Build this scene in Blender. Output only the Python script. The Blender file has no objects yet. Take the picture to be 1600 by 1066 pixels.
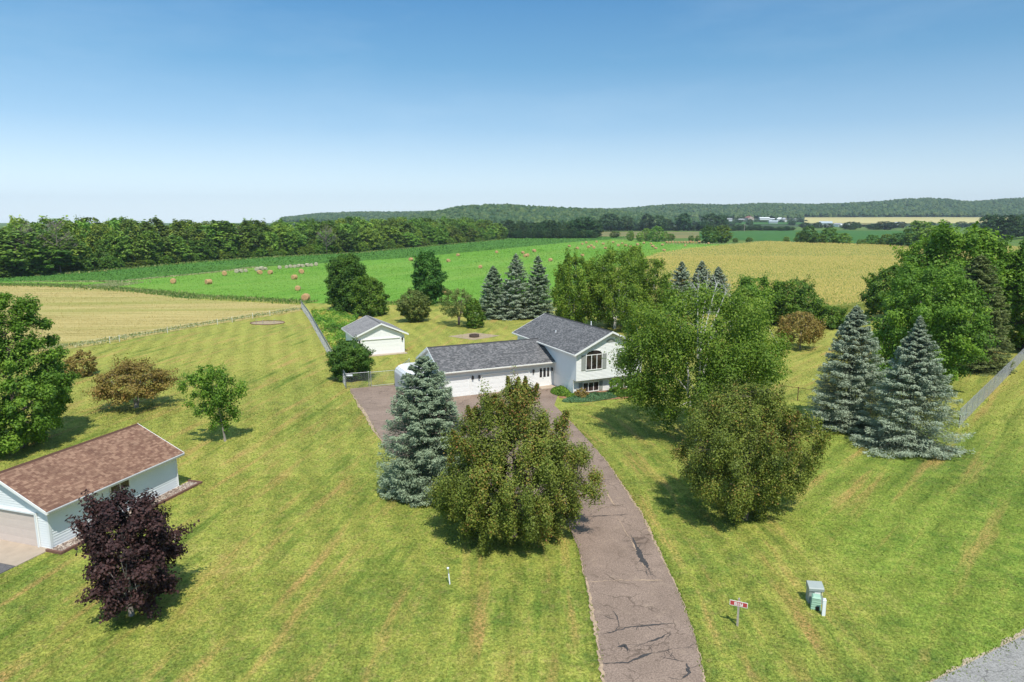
import bpy, math, random
import numpy as np
from mathutils import Vector

S = bpy.context.scene
COL = S.collection
rad = math.radians

# ------------------------------------------------------------------ camera
CAMH, FPX, HORY = 19.0, 1067.0, 338.0
PITCH = math.atan((533 - HORY) / FPX)
CP, SP = math.cos(PITCH), math.sin(PITCH)
cd = bpy.data.cameras.new('camera')
cam = bpy.data.objects.new('camera', cd)
COL.objects.link(cam)
cam.location = (0, 0, CAMH)
cam.rotation_euler = (rad(90) - PITCH, 0, 0)
cd.sensor_width = 36.0
cd.lens = 36.0 * FPX / 1600.0
cd.clip_start = 0.5
cd.clip_end = 20000
S.camera = cam

# ------------------------------------------------------------------ sky, sun, exposure
SUN_EL, SUN_AZ = 59.0, 16.0          # azimuth: degrees from straight behind the camera towards +X
sx = math.sin(rad(SUN_AZ)) * math.cos(rad(SUN_EL))
sy = -math.cos(rad(SUN_AZ)) * math.cos(rad(SUN_EL))
sz = math.sin(rad(SUN_EL))
W = bpy.data.worlds.new("World")
S.world = W
W.use_nodes = True
nt = W.node_tree
sky = nt.nodes.new('ShaderNodeTexSky')
sky.sky_type = 'NISHITA'
sky.sun_disc = False
sky.sun_elevation = rad(SUN_EL)
sky.sun_rotation = math.atan2(sx, sy)
sky.altitude = 300
sky.air_density = 1.0
sky.dust_density = 0.6
sky.ozone_density = 3.0
bg = nt.nodes['Background']
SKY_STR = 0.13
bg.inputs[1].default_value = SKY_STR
# summer sky: the Nishita sky, graded with height so that the low sky is pale and milky and the upper sky clean blue; higher up, out of view, brightened to add fill light
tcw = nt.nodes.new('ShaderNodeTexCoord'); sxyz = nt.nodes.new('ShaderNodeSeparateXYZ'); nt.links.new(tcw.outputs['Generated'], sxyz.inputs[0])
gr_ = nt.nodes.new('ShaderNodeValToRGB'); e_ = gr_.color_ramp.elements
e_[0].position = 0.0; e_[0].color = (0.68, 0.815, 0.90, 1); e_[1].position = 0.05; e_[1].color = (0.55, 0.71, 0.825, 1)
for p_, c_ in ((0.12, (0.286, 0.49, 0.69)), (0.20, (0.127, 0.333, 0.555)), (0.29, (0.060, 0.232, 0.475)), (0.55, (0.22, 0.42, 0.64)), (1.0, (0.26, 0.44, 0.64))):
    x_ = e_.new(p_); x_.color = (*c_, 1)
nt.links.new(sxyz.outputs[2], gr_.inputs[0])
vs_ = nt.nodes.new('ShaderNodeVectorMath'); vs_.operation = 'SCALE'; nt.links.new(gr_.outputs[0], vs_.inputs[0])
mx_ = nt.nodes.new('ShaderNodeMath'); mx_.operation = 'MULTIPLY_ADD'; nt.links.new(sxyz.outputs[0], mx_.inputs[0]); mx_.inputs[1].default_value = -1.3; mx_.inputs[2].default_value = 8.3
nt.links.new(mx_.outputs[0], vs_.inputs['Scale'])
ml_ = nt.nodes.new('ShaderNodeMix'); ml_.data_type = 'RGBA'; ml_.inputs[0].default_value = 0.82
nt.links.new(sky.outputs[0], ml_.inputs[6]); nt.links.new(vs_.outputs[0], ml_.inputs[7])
mpw = nt.nodes.new('ShaderNodeMapping'); mpw.inputs['Scale'].default_value = (1.2, 1.2, 5.0); nt.links.new(tcw.outputs['Generated'], mpw.inputs[0])
cn_ = nt.nodes.new('ShaderNodeTexNoise'); cn_.inputs['Scale'].default_value = 2.2; cn_.inputs['Detail'].default_value = 7; cn_.inputs['Roughness'].default_value = 0.6; nt.links.new(mpw.outputs[0], cn_.inputs['Vector'])
cr_ = nt.nodes.new('ShaderNodeMapRange'); nt.links.new(cn_.outputs['Fac'], cr_.inputs[0]); cr_.inputs[1].default_value = 0.48; cr_.inputs[2].default_value = 0.85; cr_.inputs[3].default_value = 0.0; cr_.inputs[4].default_value = 0.13
mc_ = nt.nodes.new('ShaderNodeMix'); mc_.data_type = 'RGBA'; nt.links.new(cr_.outputs[0], mc_.inputs[0]); nt.links.new(ml_.outputs[2], mc_.inputs[6]); mc_.inputs[7].default_value = (5.6, 6.6, 7.3, 1)
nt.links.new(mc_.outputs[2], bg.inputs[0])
sl = bpy.data.lights.new('sun', 'SUN')
sl.energy = 4.05
sl.angle = rad(0.53)
sl.color = (1.0, 0.96, 0.89)
so = bpy.data.objects.new('sun', sl)
COL.objects.link(so)
so.rotation_euler = Vector((sx, sy, sz)).to_track_quat('Z', 'Y').to_euler()
S.view_settings.view_transform = 'Standard'
S.view_settings.look = 'None'
S.view_settings.gamma = 1
S.view_settings.exposure = 0.25

# ------------------------------------------------------------------ pixel -> place on the ground (survey helpers)
def ray(px, py):
    a = (px - 800) / FPX; b = (533 - py) / FPX
    return a, CP + b * SP, -SP + b * CP
def G(px, py, z=0.0):
    d = ray(px, py); t = (z - CAMH) / d[2]
    return d[0] * t, d[1] * t
def ZT(py, Y):
    d = ray(800, py)
    return CAMH + d[2] * Y / d[1]
def DEP(Y, z=0):
    return Y * CP - (z - CAMH) * SP

# ------------------------------------------------------------------ materials
def new_mat(name):
    m = bpy.data.materials.new(name); m.use_nodes = True
    return m, m.node_tree, m.node_tree.nodes['Principled BSDF']
def nd(nt, typ, **kw):
    n = nt.nodes.new(typ)
    for k, v in kw.items():
        if hasattr(n, k): setattr(n, k, v)
        else: n.inputs[k].default_value = v
    return n
def ramp(nt, fac, stops):
    r = nt.nodes.new('ShaderNodeValToRGB')
    e = r.color_ramp.elements
    while len(e) > 1: e.remove(e[-1])
    e[0].position = stops[0][0]; e[0].color = (*stops[0][1], 1) if len(stops[0][1]) == 3 else stops[0][1]
    for p, c in stops[1:]:
        x = e.new(p); x.color = (*c, 1)
    if fac is not None: nt.links.new(fac, r.inputs[0])
    return r
def mix(nt, a, b, fac, mode='MIX'):
    m = nt.nodes.new('ShaderNodeMix'); m.data_type = 'RGBA'; m.blend_type = mode
    for sock, v in ((m.inputs[0], fac), (m.inputs[6], a), (m.inputs[7], b)):
        if isinstance(v, bpy.types.NodeSocket): nt.links.new(v, sock)
        elif isinstance(v, (int, float)): sock.default_value = v
        else: sock.default_value = (*v, 1)
    return m.outputs[2]
def math_n(nt, op, a, b=None, c=None):
    m = nt.nodes.new('ShaderNodeMath'); m.operation = op
    for i, v in enumerate((a, b, c)):
        if v is None: continue
        if isinstance(v, bpy.types.NodeSocket): nt.links.new(v, m.inputs[i])
        else: m.inputs[i].default_value = v
    return m.outputs[0]
def coords(nt, scale=(1, 1, 1), rot=0.0, obj=False):
    tc = nt.nodes.new('ShaderNodeTexCoord') if obj else nt.nodes.new('ShaderNodeNewGeometry')
    src = tc.outputs['Object'] if obj else tc.outputs['Position']
    mp = nt.nodes.new('ShaderNodeMapping')
    # rotate first, then stretch
    mp.vector_type = 'POINT'
    r = nt.nodes.new('ShaderNodeMapping')
    r.inputs['Rotation'].default_value = (0, 0, rot)
    nt.links.new(src, r.inputs[0])
    nt.links.new(r.outputs[0], mp.inputs[0])
    mp.inputs['Scale'].default_value = scale
    return mp.outputs[0]
def noise(nt, vec, scale, detail=3, rough=0.55):
    n = nt.nodes.new('ShaderNodeTexNoise')
    n.inputs['Scale'].default_value = scale; n.inputs['Detail'].default_value = detail
    n.inputs['Roughness'].default_value = rough
    if vec is not None: nt.links.new(vec, n.inputs['Vector'])
    return n.outputs['Fac']
def bump(nt, bs, h, strength=0.5, dist=0.05):
    b = nt.nodes.new('ShaderNodeBump')
    b.inputs['Strength'].default_value = strength; b.inputs['Distance'].default_value = dist
    nt.links.new(h, b.inputs['Height']); nt.links.new(b.outputs[0], bs.inputs['Normal'])

def plain(name, col, rough=0.6, metal=0.0, var=0.12, nscale=3.0, spec=0.4):
    m, nt, bs = new_mat(name)
    v = noise(nt, coords(nt, obj=True), nscale, 5, 0.6)
    c = ramp(nt, v, [(0.25, tuple(x * (1 - var) for x in col)), (0.75, tuple(min(1, x * (1 + var)) for x in col))])
    nt.links.new(c.outputs[0], bs.inputs['Base Color'])
    bs.inputs['Roughness'].default_value = rough; bs.inputs['Metallic'].default_value = metal
    bs.inputs['Specular IOR Level'].default_value = spec
    return m

def leaf_mat(name, cols, trans=0.38, rough=0.55, objvar=0.0, spec=0.25):
    m, nt, bs = new_mat(name)
    at = nt.nodes.new('ShaderNodeAttribute'); at.attribute_name = 'tint'
    fac = at.outputs['Fac']
    st = [(i / max(1, len(cols) - 1), c) for i, c in enumerate(cols)]
    r = ramp(nt, fac, st)
    colo = r.outputs[0]
    if objvar:
        oi = nt.nodes.new('ShaderNodeObjectInfo')
        hv = nt.nodes.new('ShaderNodeHueSaturation')
        h = math_n(nt, 'MULTIPLY_ADD', oi.outputs['Random'], -0.05 * objvar, 0.5 + 0.02 * objvar)
        w2 = nt.nodes.new('ShaderNodeTexWhiteNoise'); w2.noise_dimensions = '1D'
        nt.links.new(oi.outputs['Random'], w2.inputs['W'])
        v = math_n(nt, 'MULTIPLY_ADD', w2.outputs['Value'], 0.75 * objvar, 1 - 0.36 * objvar)
        nt.links.new(h, hv.inputs['Hue']); nt.links.new(v, hv.inputs['Value'])
        nt.links.new(colo, hv.inputs['Color']); colo = hv.outputs[0]
    nt.links.new(colo, bs.inputs['Base Color'])
    bs.inputs['Roughness'].default_value = rough
    bs.inputs['Specular IOR Level'].default_value = spec
    tr = nt.nodes.new('ShaderNodeBsdfTranslucent')
    nt.links.new(mix(nt, colo, (0.9, 1.0, 0.45), 1.0, 'MULTIPLY'), tr.inputs[0])
    ms = nt.nodes.new('ShaderNodeMixShader'); ms.inputs[0].default_value = trans
    nt.links.new(bs.outputs[0], ms.inputs[1]); nt.links.new(tr.outputs[0], ms.inputs[2])
    nt.links.new(ms.outputs[0], nt.nodes['Material Output'].inputs[0])
    return m

def bark_mat(name, c1, c2, sc=6, zs=0.25):
    m, nt, bs = new_mat(name)
    v = noise(nt, coords(nt, (1, 1, zs), obj=True), sc, 4, 0.65)
    nt.links.new(ramp(nt, v, [(0.35, c1), (0.65, c2)]).outputs[0], bs.inputs['Base Color'])
    bs.inputs['Roughness'].default_value = 0.85
    bump(nt, bs, v, 0.6, 0.03)
    return m

def shingle_mat(name, c1, c2, c3):
    m, nt, bs = new_mat(name)
    uv = nt.nodes.new('ShaderNodeUVMap'); uv.uv_map = 'UVMap'
    br = nt.nodes.new('ShaderNodeTexBrick')
    nt.links.new(uv.outputs[0], br.inputs['Vector'])
    br.offset = 0.37; br.offset_frequency = 2; br.squash = 1
    br.inputs['Color1'].default_value = (*c1, 1); br.inputs['Color2'].default_value = (*c2, 1)
    br.inputs['Mortar'].default_value = (*[x * 0.6 for x in c1], 1)
    br.inputs['Scale'].default_value = 1.0; br.inputs['Mortar Size'].default_value = 0.008
    br.inputs['Brick Width'].default_value = 0.30; br.inputs['Row Height'].default_value = 0.14
    b2 = nt.nodes.new('ShaderNodeTexBrick'); nt.links.new(uv.outputs[0], b2.inputs['Vector']); b2.offset = 0.61; b2.offset_frequency = 3
    b2.inputs['Color1'].default_value = (0, 0, 0, 1); b2.inputs['Color2'].default_value = (1, 1, 1, 1); b2.inputs['Mortar'].default_value = (0, 0, 0, 1)
    b2.inputs['Scale'].default_value = 1.0; b2.inputs['Mortar Size'].default_value = 0.0; b2.inputs['Brick Width'].default_value = 0.21; b2.inputs['Row Height'].default_value = 0.14
    c = mix(nt, br.outputs['Color'], c3, ramp(nt, b2.outputs['Color'], [(0.50, (0, 0, 0)), (0.85, (0.85,) * 3)]).outputs[0])
    n2 = noise(nt, uv.outputs[0], 0.5, 3, 0.6)
    c = mix(nt, c, ramp(nt, n2, [(0.3, (0.86,) * 3), (0.7, (1.1,) * 3)]).outputs[0], 1.0, 'MULTIPLY')
    n3 = noise(nt, uv.outputs[0], 60, 2, 0.7)
    c = mix(nt, c, ramp(nt, n3, [(0.3, (0.75,) * 3), (0.7, (1.25,) * 3)]).outputs[0], 1.0, 'MULTIPLY')
    nt.links.new(c, bs.inputs['Base Color'])
    bs.inputs['Roughness'].default_value = 0.85; bs.inputs['Specular IOR Level'].default_value = 0.25
    # real course edges: each row ramps up towards its lower edge
    sep = nt.nodes.new('ShaderNodeSeparateXYZ'); nt.links.new(uv.outputs[0], sep.inputs[0])
    row = math_n(nt, 'FRACT', math_n(nt, 'DIVIDE', sep.outputs[1], 0.14))
    h = math_n(nt, 'ADD', math_n(nt, 'MULTIPLY', row, -1.0), math_n(nt, 'MULTIPLY', n3, 0.5))
    bump(nt, bs, h, 0.5, 0.012)
    return m

def field_mat(name, cols, rot, stretch=(1, 0.06), sc=0.6, big=0.03, bigcols=None, fine=4.0, bstr=0.6, bdist=0.15, rows=None):
    m, nt, bs = new_mat(name)
    v = coords(nt, (stretch[0], stretch[1], 1), rot)
    n1 = noise(nt, v, sc, 5, 0.65)
    nf = noise(nt, coords(nt), fine, 4, 0.7)
    f = math_n(nt, 'ADD', math_n(nt, 'MULTIPLY', n1, 0.6), math_n(nt, 'MULTIPLY', nf, 0.4))
    st = [(0.32 + 0.36 * i / (len(cols) - 1), c) for i, c in enumerate(cols)]
    c = ramp(nt, f, st).outputs[0]
    if bigcols:
        nb = noise(nt, v if rows is None else coords(nt, (1, 0.3, 1), rot), big, 4, 0.6)
        c = mix(nt, c, bigcols, ramp(nt, nb, [(0.48, (0, 0, 0)), (0.72, (0.8,) * 3)]).outputs[0])
    if rows:
        sep = nt.nodes.new('ShaderNodeSeparateXYZ'); nt.links.new(coords(nt, (1, 1, 1), rot), sep.inputs[0])
        wv = math_n(nt, 'SINE', math_n(nt, 'ADD', math_n(nt, 'MULTIPLY', sep.outputs[0], 2 * math.pi / rows), math_n(nt, 'MULTIPLY', n1, 2.5)))
        c = mix(nt, c, ramp(nt, math_n(nt, 'MULTIPLY_ADD', wv, 0.5, 0.5), [(0, (0.8,) * 3), (1, (1.15,) * 3)]).outputs[0], 1.0, 'MULTIPLY')
    nt.links.new(c, bs.inputs['Base Color'])
    bs.inputs['Roughness'].default_value = 0.9; bs.inputs['Specular IOR Level'].default_value = 0.1
    bump(nt, bs, f, bstr, bdist)
    return m

M = {}
M['siding'] = plain('white_siding', (0.84, 0.83, 0.80), 0.45, var=0.03, nscale=0.7)
M['shed_siding'] = plain('pale_siding', (0.74, 0.77, 0.77), 0.45, var=0.04, nscale=0.7)
M['trim'] = plain('white_trim', (0.86, 0.85, 0.82), 0.4, var=0.02)
M['garage_door'] = plain('garage_door_paint', (0.86, 0.85, 0.82), 0.4, var=0.02)
M['pink_door'] = plain('almond_door_paint', (0.62, 0.53, 0.47), 0.45, var=0.03)
M['shutter'] = plain('grey_shutter', (0.30, 0.31, 0.28), 0.5, var=0.06)
M['dark_metal'] = plain('dark_metal', (0.03, 0.027, 0.025), 0.4, var=0.2)
M['gutter'] = plain('gutter_paint', (0.72, 0.68, 0.60), 0.4, var=0.04)
M['roof_grey'] = shingle_mat('grey_shingles', (0.082, 0.080, 0.080), (0.138, 0.134, 0.134), (0.205, 0.193, 0.188))
M['roof_taupe'] = shingle_mat('taupe_shingles', (0.205, 0.190, 0.185), (0.27, 0.25, 0.24), (0.30, 0.28, 0.26))
M['roof_brown'] = shingle_mat('brown_shingles', (0.175, 0.088, 0.058), (0.255, 0.142, 0.092), (0.335, 0.20, 0.13))
M['concrete'] = plain('concrete', (0.42, 0.335, 0.255), 0.85, var=0.12, nscale=1.2, spec=0.2)
M['galv'] = plain('galvanised_steel', (0.42, 0.43, 0.44), 0.45, 0.6, var=0.1)
M['rust'] = plain('rusty_steel', (0.12, 0.06, 0.035), 0.8, var=0.3)
M['wood_post'] = plain('weathered_wood', (0.42, 0.36, 0.30), 0.85, var=0.25, nscale=8)
M['timber'] = plain('brown_timber_edging', (0.17, 0.085, 0.06), 0.85, var=0.25, nscale=4)
M['ped_grey'] = plain('grey_box_paint', (0.33, 0.36, 0.33), 0.5, var=0.06)
M['ped_green'] = plain('pale_green_box_paint', (0.34, 0.52, 0.38), 0.5, var=0.08)
M['pvc'] = plain('white_plastic', (0.85, 0.87, 0.88), 0.35, var=0.03)
M['sign_red'] = plain('faded_red_sheet', (0.50, 0.065, 0.07), 0.35, var=0.12)
M['sign_white'] = plain('white_reflective', (0.90, 0.88, 0.85), 0.35, var=0.03)
M['firepit'] = plain('fire_ring_block', (0.10, 0.07, 0.055), 0.9, var=0.3, nscale=6)
M['yellow'] = plain('yellow_tape', (0.85, 0.78, 0.30), 0.4, var=0.05)
m, nt_, bs_ = new_mat('window_glass')
bs_.inputs['Base Color'].default_value = (0.022, 0.02, 0.02, 1); bs_.inputs['Roughness'].default_value = 0.08
v_ = noise(nt_, coords(nt_, obj=True), 1.3, 3)
nt_.links.new(ramp(nt_, v_, [(0.4, (0.015, 0.013, 0.012)), (0.6, (0.07, 0.05, 0.045))]).outputs[0], bs_.inputs['Base Color'])
M['glass'] = m
# river rock bed
m, nt_, bs_ = new_mat('river_rock')
vo = nt_.nodes.new('ShaderNodeTexVoronoi'); vo.inputs['Scale'].default_value = 11
nt_.links.new(coords(nt_), vo.inputs['Vector'])
sepc = nt_.nodes.new('ShaderNodeSeparateColor'); nt_.links.new(vo.outputs['Color'], sepc.inputs[0])
nt_.links.new(ramp(nt_, sepc.outputs[0], [(0, (0.14, 0.10, 0.08)), (0.5, (0.33, 0.25, 0.19)), (1, (0.62, 0.53, 0.44))]).outputs[0], bs_.inputs['Base Color'])
bump(nt_, bs_, math_n(nt_, 'MULTIPLY', vo.outputs['Distance'], -1.0), 1.0, 0.06)
bs_.inputs['Roughness'].default_value = 0.8
M['rock'] = m
# asphalt driveway (old, pinkish aggregate) and road
def asphalt(name, c1, c2, speck):
    m, nt, bs = new_mat(name)
    g = coords(nt)
    a = noise(nt, g, 0.35, 5, 0.6); b = noise(nt, g, 14, 3, 0.75); d = noise(nt, g, 1.6, 4, 0.6)
    c = ramp(nt, a, [(0.3, c1), (0.7, c2)]).outputs[0]
    c = mix(nt, c, ramp(nt, b, [(0.32, (0.62,) * 3), (0.68, (1.38,) * 3)]).outputs[0], 1.0, 'MULTIPLY')
    c = mix(nt, c, speck, ramp(nt, d, [(0.56, (0, 0, 0)), (0.78, (0.55,) * 3)]).outputs[0])
    # small dark patches where the surface has worn
    e = noise(nt, g, 0.9, 6, 0.75)
    c = mix(nt, c, tuple(x * 0.45 for x in c1), ramp(nt, e, [(0.60, (0, 0, 0)), (0.70, (0.6,) * 3)]).outputs[0])
    wv = nt.nodes.new('ShaderNodeTexNoise'); wv.inputs['Scale'].default_value = 1.1; wv.inputs['Detail'].default_value = 4; nt.links.new(g, wv.inputs['Vector'])
    wa = nt.nodes.new('ShaderNodeVectorMath'); wa.operation = 'MULTIPLY_ADD'; nt.links.new(wv.outputs['Color'], wa.inputs[0]); wa.inputs[1].default_value = (1.6, 1.6, 0); nt.links.new(g, wa.inputs[2])
    vo = nt.nodes.new('ShaderNodeTexVoronoi'); vo.feature = 'DISTANCE_TO_EDGE'; vo.inputs['Scale'].default_value = 0.55; nt.links.new(wa.outputs[0], vo.inputs['Vector'])
    hair = ramp(nt, vo.outputs['Distance'], [(0.0, (0.75,) * 3), (0.012, (0.6,) * 3), (0.022, (0, 0, 0))]).outputs[0]
    msk = ramp(nt, noise(nt, g, 0.45, 3, 0.6), [(0.46, (0, 0, 0)), (0.60, (1, 1, 1))]).outputs[0]
    c = mix(nt, c, tuple(x * 0.42 for x in c1), mix(nt, hair, msk, 1.0, 'MULTIPLY'))
    nt.links.new(c, bs.inputs['Base Color'])
    bs.inputs['Roughness'].default_value = 0.9; bs.inputs['Specular IOR Level'].default_value = 0.15
    bump(nt, bs, b, 0.4, 0.02)
    return m
M['drive'] = asphalt('aged_asphalt', (0.215, 0.155, 0.118), (0.295, 0.215, 0.166), (0.39, 0.29, 0.21))
M['road'] = asphalt('road_asphalt', (0.25, 0.235, 0.215), (0.31, 0.292, 0.268), (0.36, 0.33, 0.29))
M['dark_asphalt'] = asphalt('dark_asphalt', (0.10, 0.095, 0.095), (0.14, 0.13, 0.13), (0.2, 0.18, 0.17))
M['tar'] = plain('crack_tar', (0.055, 0.05, 0.048), 0.9, var=0.4, nscale=9)
M['sand'] = plain('sandy_seam', (0.42, 0.30, 0.20), 0.95, var=0.3, nscale=5)
M['gravel_edge'] = plain('gravel_shoulder', (0.42, 0.33, 0.23), 0.95, var=0.35, nscale=3)
M['mulch'] = plain('wood_mulch', (0.30, 0.155, 0.075), 0.95, var=0.45, nscale=3)
M['tan_gravel'] = plain('tan_gravel', (0.36, 0.27, 0.17), 0.95, var=0.25, nscale=2)
M['hay'] = field_mat('hay_meadow', [(0.085, 0.195, 0.022), (0.140, 0.295, 0.036), (0.22, 0.37, 0.06)], rad(28), (1, 0.12), 0.9, 0.03, (0.24, 0.35, 0.07), 3.0)
M['soy'] = field_mat('soy_crop', [(0.050, 0.135, 0.022), (0.085, 0.195, 0.034), (0.125, 0.24, 0.045)], rad(28), (1, 0.08), 1.2, 0.02, (0.075, 0.19, 0.04), 3.0, rows=None)
M['stubble'] = field_mat('cut_stubble', [(0.19, 0.175, 0.05), (0.43, 0.34, 0.125), (0.63, 0.50, 0.225)], rad(84), (1, 0.04), 1.1, 0.12, (0.22, 0.25, 0.045), 5.0, rows=None)
M['far_green'] = field_mat('far_crop', [(0.035, 0.105, 0.022), (0.055, 0.14, 0.028), (0.08, 0.17, 0.035)], rad(10), (1, 0.1), 0.15, 0.01, None, 1.0)
M['far_brown'] = field_mat('far_fallow', [(0.16, 0.14, 0.05), (0.23, 0.19, 0.075), (0.27, 0.23, 0.1)], rad(90), (1, 0.1), 0.15, 0.01, (0.08, 0.14, 0.04), 1.0)
M['far_yellow'] = field_mat('far_grain', [(0.42, 0.36, 0.14), (0.52, 0.44, 0.19), (0.60, 0.51, 0.24)], rad(90), (1, 0.1), 0.1, 0.005, (0.36, 0.34, 0.12), 1.0)
M['corn_floor'] = field_mat('corn_understory', [(0.13, 0.17, 0.035), (0.28, 0.28, 0.08), (0.42, 0.36, 0.14)], rad(78), (1, 0.08), 1.0, 0.04, (0.14, 0.22, 0.03), 3.0, 0.9, 0.4)
M['ground'] = field_mat('rough_grass', [(0.05, 0.10, 0.02), (0.10, 0.17, 0.03), (0.2, 0.22, 0.06)], 0.3, (1, 0.5), 0.05, 0.01, (0.12, 0.15, 0.05), 1.5)
M['weeds'] = leaf_mat('weed_blades', [(0.07, 0.16, 0.03), (0.20, 0.30, 0.06), (0.45, 0.42, 0.18)], 0.3)
M['weeds_pale'] = leaf_mat('pale_weed_blades', [(0.20, 0.27, 0.09), (0.40, 0.42, 0.19), (0.62, 0.55, 0.33)], 0.3)
M['grass_blades'] = leaf_mat('turf_blades', [(0.10, 0.17, 0.015), (0.19, 0.27, 0.025), (0.30, 0.34, 0.05)], 0.35)
M['corn'] = leaf_mat('corn_leaves', [(0.120, 0.204, 0.024), (0.404, 0.384, 0.074), (0.713, 0.530, 0.198)], 0.25)
M['bale'] = plain('hay_bale_straw', (0.50, 0.30, 0.14), 0.95, var=0.4, nscale=5)
M['bale_old'] = plain('weathered_bale_straw', (0.42, 0.38, 0.26), 0.95, var=0.3, nscale=5)

# lawn: mown stripes that follow each part of the yard, dry streaks, clover
def lawn_mat():
    m, nt, bs = new_mat('mown_lawn')
    geo = nt.nodes.new('ShaderNodeNewGeometry')
    def att(n):
        a = nt.nodes.new('ShaderNodeAttribute'); a.attribute_name = n; return a.outputs['Fac']
    wl, wm, wr, dd = att('w_left'), att('w_mid'), att('w_right'), att('drive_dist')
    pos = geo.outputs['Position']
    def streak(rot, sx, sy, sc, det=4):
        return noise(nt, coords(nt, (sx, sy, 1), rot), sc, det, 0.6)
    comb = nt.nodes.new('ShaderNodeCombineXYZ'); nt.links.new(dd, comb.inputs[0])
    sp = nt.nodes.new('ShaderNodeSeparateXYZ'); nt.links.new(pos, sp.inputs[0])
    nt.links.new(math_n(nt, 'MULTIPLY', sp.outputs[1], 0.10), comb.inputs[1])
    # direction of stripes: left 6 deg right of +Y, right 44 deg right of +Y, middle follows the driveway
    sL = streak(rad(9), 1, 0.09, 0.85); sR = streak(rad(43), 1, 0.09, 0.8)
    sM = noise(nt, comb.outputs[0], 1.1, 4, 0.6)
    s = math_n(nt, 'ADD', math_n(nt, 'ADD', math_n(nt, 'MULTIPLY', sL, wl), math_n(nt, 'MULTIPLY', sR, wr)), math_n(nt, 'MULTIPLY', sM, wm))
    def wave(rot, per):
        q = nt.nodes.new('ShaderNodeSeparateXYZ'); nt.links.new(coords(nt, (1, 1, 1), rot), q.inputs[0])
        return math_n(nt, 'SINE', math_n(nt, 'ADD', math_n(nt, 'MULTIPLY', q.outputs[0], 2 * math.pi / per), math_n(nt, 'MULTIPLY', n_big, 9.0)))
    n_big = noise(nt, coords(nt), 0.07, 3, 0.5)
    n_mid = noise(nt, coords(nt), 0.8, 6, 0.7)
    n_hue = noise(nt, coords(nt, (1, 1, 1), 1.1), 2.2, 4, 0.7)
    n_fin = noise(nt, coords(nt), 7.0, 4, 0.75)
    n_vf = noise(nt, coords(nt), 22.0, 2, 0.75)
    wvM = math_n(nt, 'SINE', math_n(nt, 'ADD', math_n(nt, 'MULTIPLY', dd, 2 * math.pi / 1.9), math_n(nt, 'MULTIPLY', n_big, 7.0)))
    wv = math_n(nt, 'ADD', math_n(nt, 'ADD', math_n(nt, 'MULTIPLY', wave(rad(-20), 2.4), wl), math_n(nt, 'MULTIPLY', wave(rad(43), 2.4), wr)), math_n(nt, 'MULTIPLY', math_n(nt, 'MULTIPLY', wvM, 1.9), wm))
    f = math_n(nt, 'ADD', math_n(nt, 'MULTIPLY', n_mid, 0.55), math_n(nt, 'MULTIPLY', n_big, 0.45))
    c = ramp(nt, f, [(0.34, (0.120, 0.178, 0.036)), (0.45, (0.215, 0.262, 0.046)), (0.55, (0.315, 0.330, 0.062)), (0.66, (0.42, 0.37, 0.100))]).outputs[0]
    far = nt.nodes.new('ShaderNodeMapRange'); nt.links.new(sp.outputs[1], far.inputs[0])
    far.inputs[1].default_value = 40; far.inputs[2].default_value = 85
    c = mix(nt, c, (0.365, 0.335, 0.075), math_n(nt, 'MULTIPLY', far.outputs[0], 0.45))
    c = mix(nt, c, (0.36, 0.27, 0.11), ramp(nt, n_hue, [(0.52, (0, 0, 0)), (0.70, (0.50,) * 3)]).outputs[0])
    c = mix(nt, c, (0.09, 0.165, 0.04), ramp(nt, n_hue, [(0.30, (0.50,) * 3), (0.46, (0, 0, 0))]).outputs[0])
    c = mix(nt, c, mix(nt, c, (0.80, 0.96, 0.82), 1.0, 'MULTIPLY'), math_n(nt, 'MULTIPLY', wr, math_n(nt, 'SUBTRACT', 1.0, far.outputs[0])))
    dark = ramp(nt, s, [(0.30, (0.80,) * 3), (0.44, (0.0,) * 3)]).outputs[0]
    c = mix(nt, c, (0.105, 0.175, 0.025), dark)
    dry = ramp(nt, s, [(0.53, (0, 0, 0)), (0.70, (0.80,) * 3)]).outputs[0]
    drym = ramp(nt, n_fin, [(0.35, (0.15,) * 3), (0.6, (1, 1, 1))]).outputs[0]
    c = mix(nt, c, (0.47, 0.275, 0.105), mix(nt, dry, drym, 1.0, 'MULTIPLY'))
    c = mix(nt, c, ramp(nt, math_n(nt, 'MULTIPLY_ADD', wv, 0.5, 0.5), [(0, (0.91,) * 3), (1, (1.07,) * 3)]).outputs[0], 1.0, 'MULTIPLY')
    c = mix(nt, c, ramp(nt, n_fin, [(0.32, (0.50, 0.54, 0.50)), (0.68, (1.45, 1.40, 1.45))]).outputs[0], 1.0, 'MULTIPLY')
    c = mix(nt, c, ramp(nt, n_vf, [(0.30, (0.72,) * 3), (0.70, (1.28,) * 3)]).outputs[0], 1.0, 'MULTIPLY')
    nt.links.new(c, bs.inputs['Base Color'])
    bs.inputs['Roughness'].default_value = 0.9; bs.inputs['Specular IOR Level'].default_value = 0.08
    hh = math_n(nt, 'ADD', n_fin, math_n(nt, 'ADD', math_n(nt, 'MULTIPLY', n_vf, 0.5), math_n(nt, 'MULTIPLY', n_mid, 1.5)))
    bump(nt, bs, hh, 0.55, 0.07)
    return m
M['lawn'] = lawn_mat()

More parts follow.
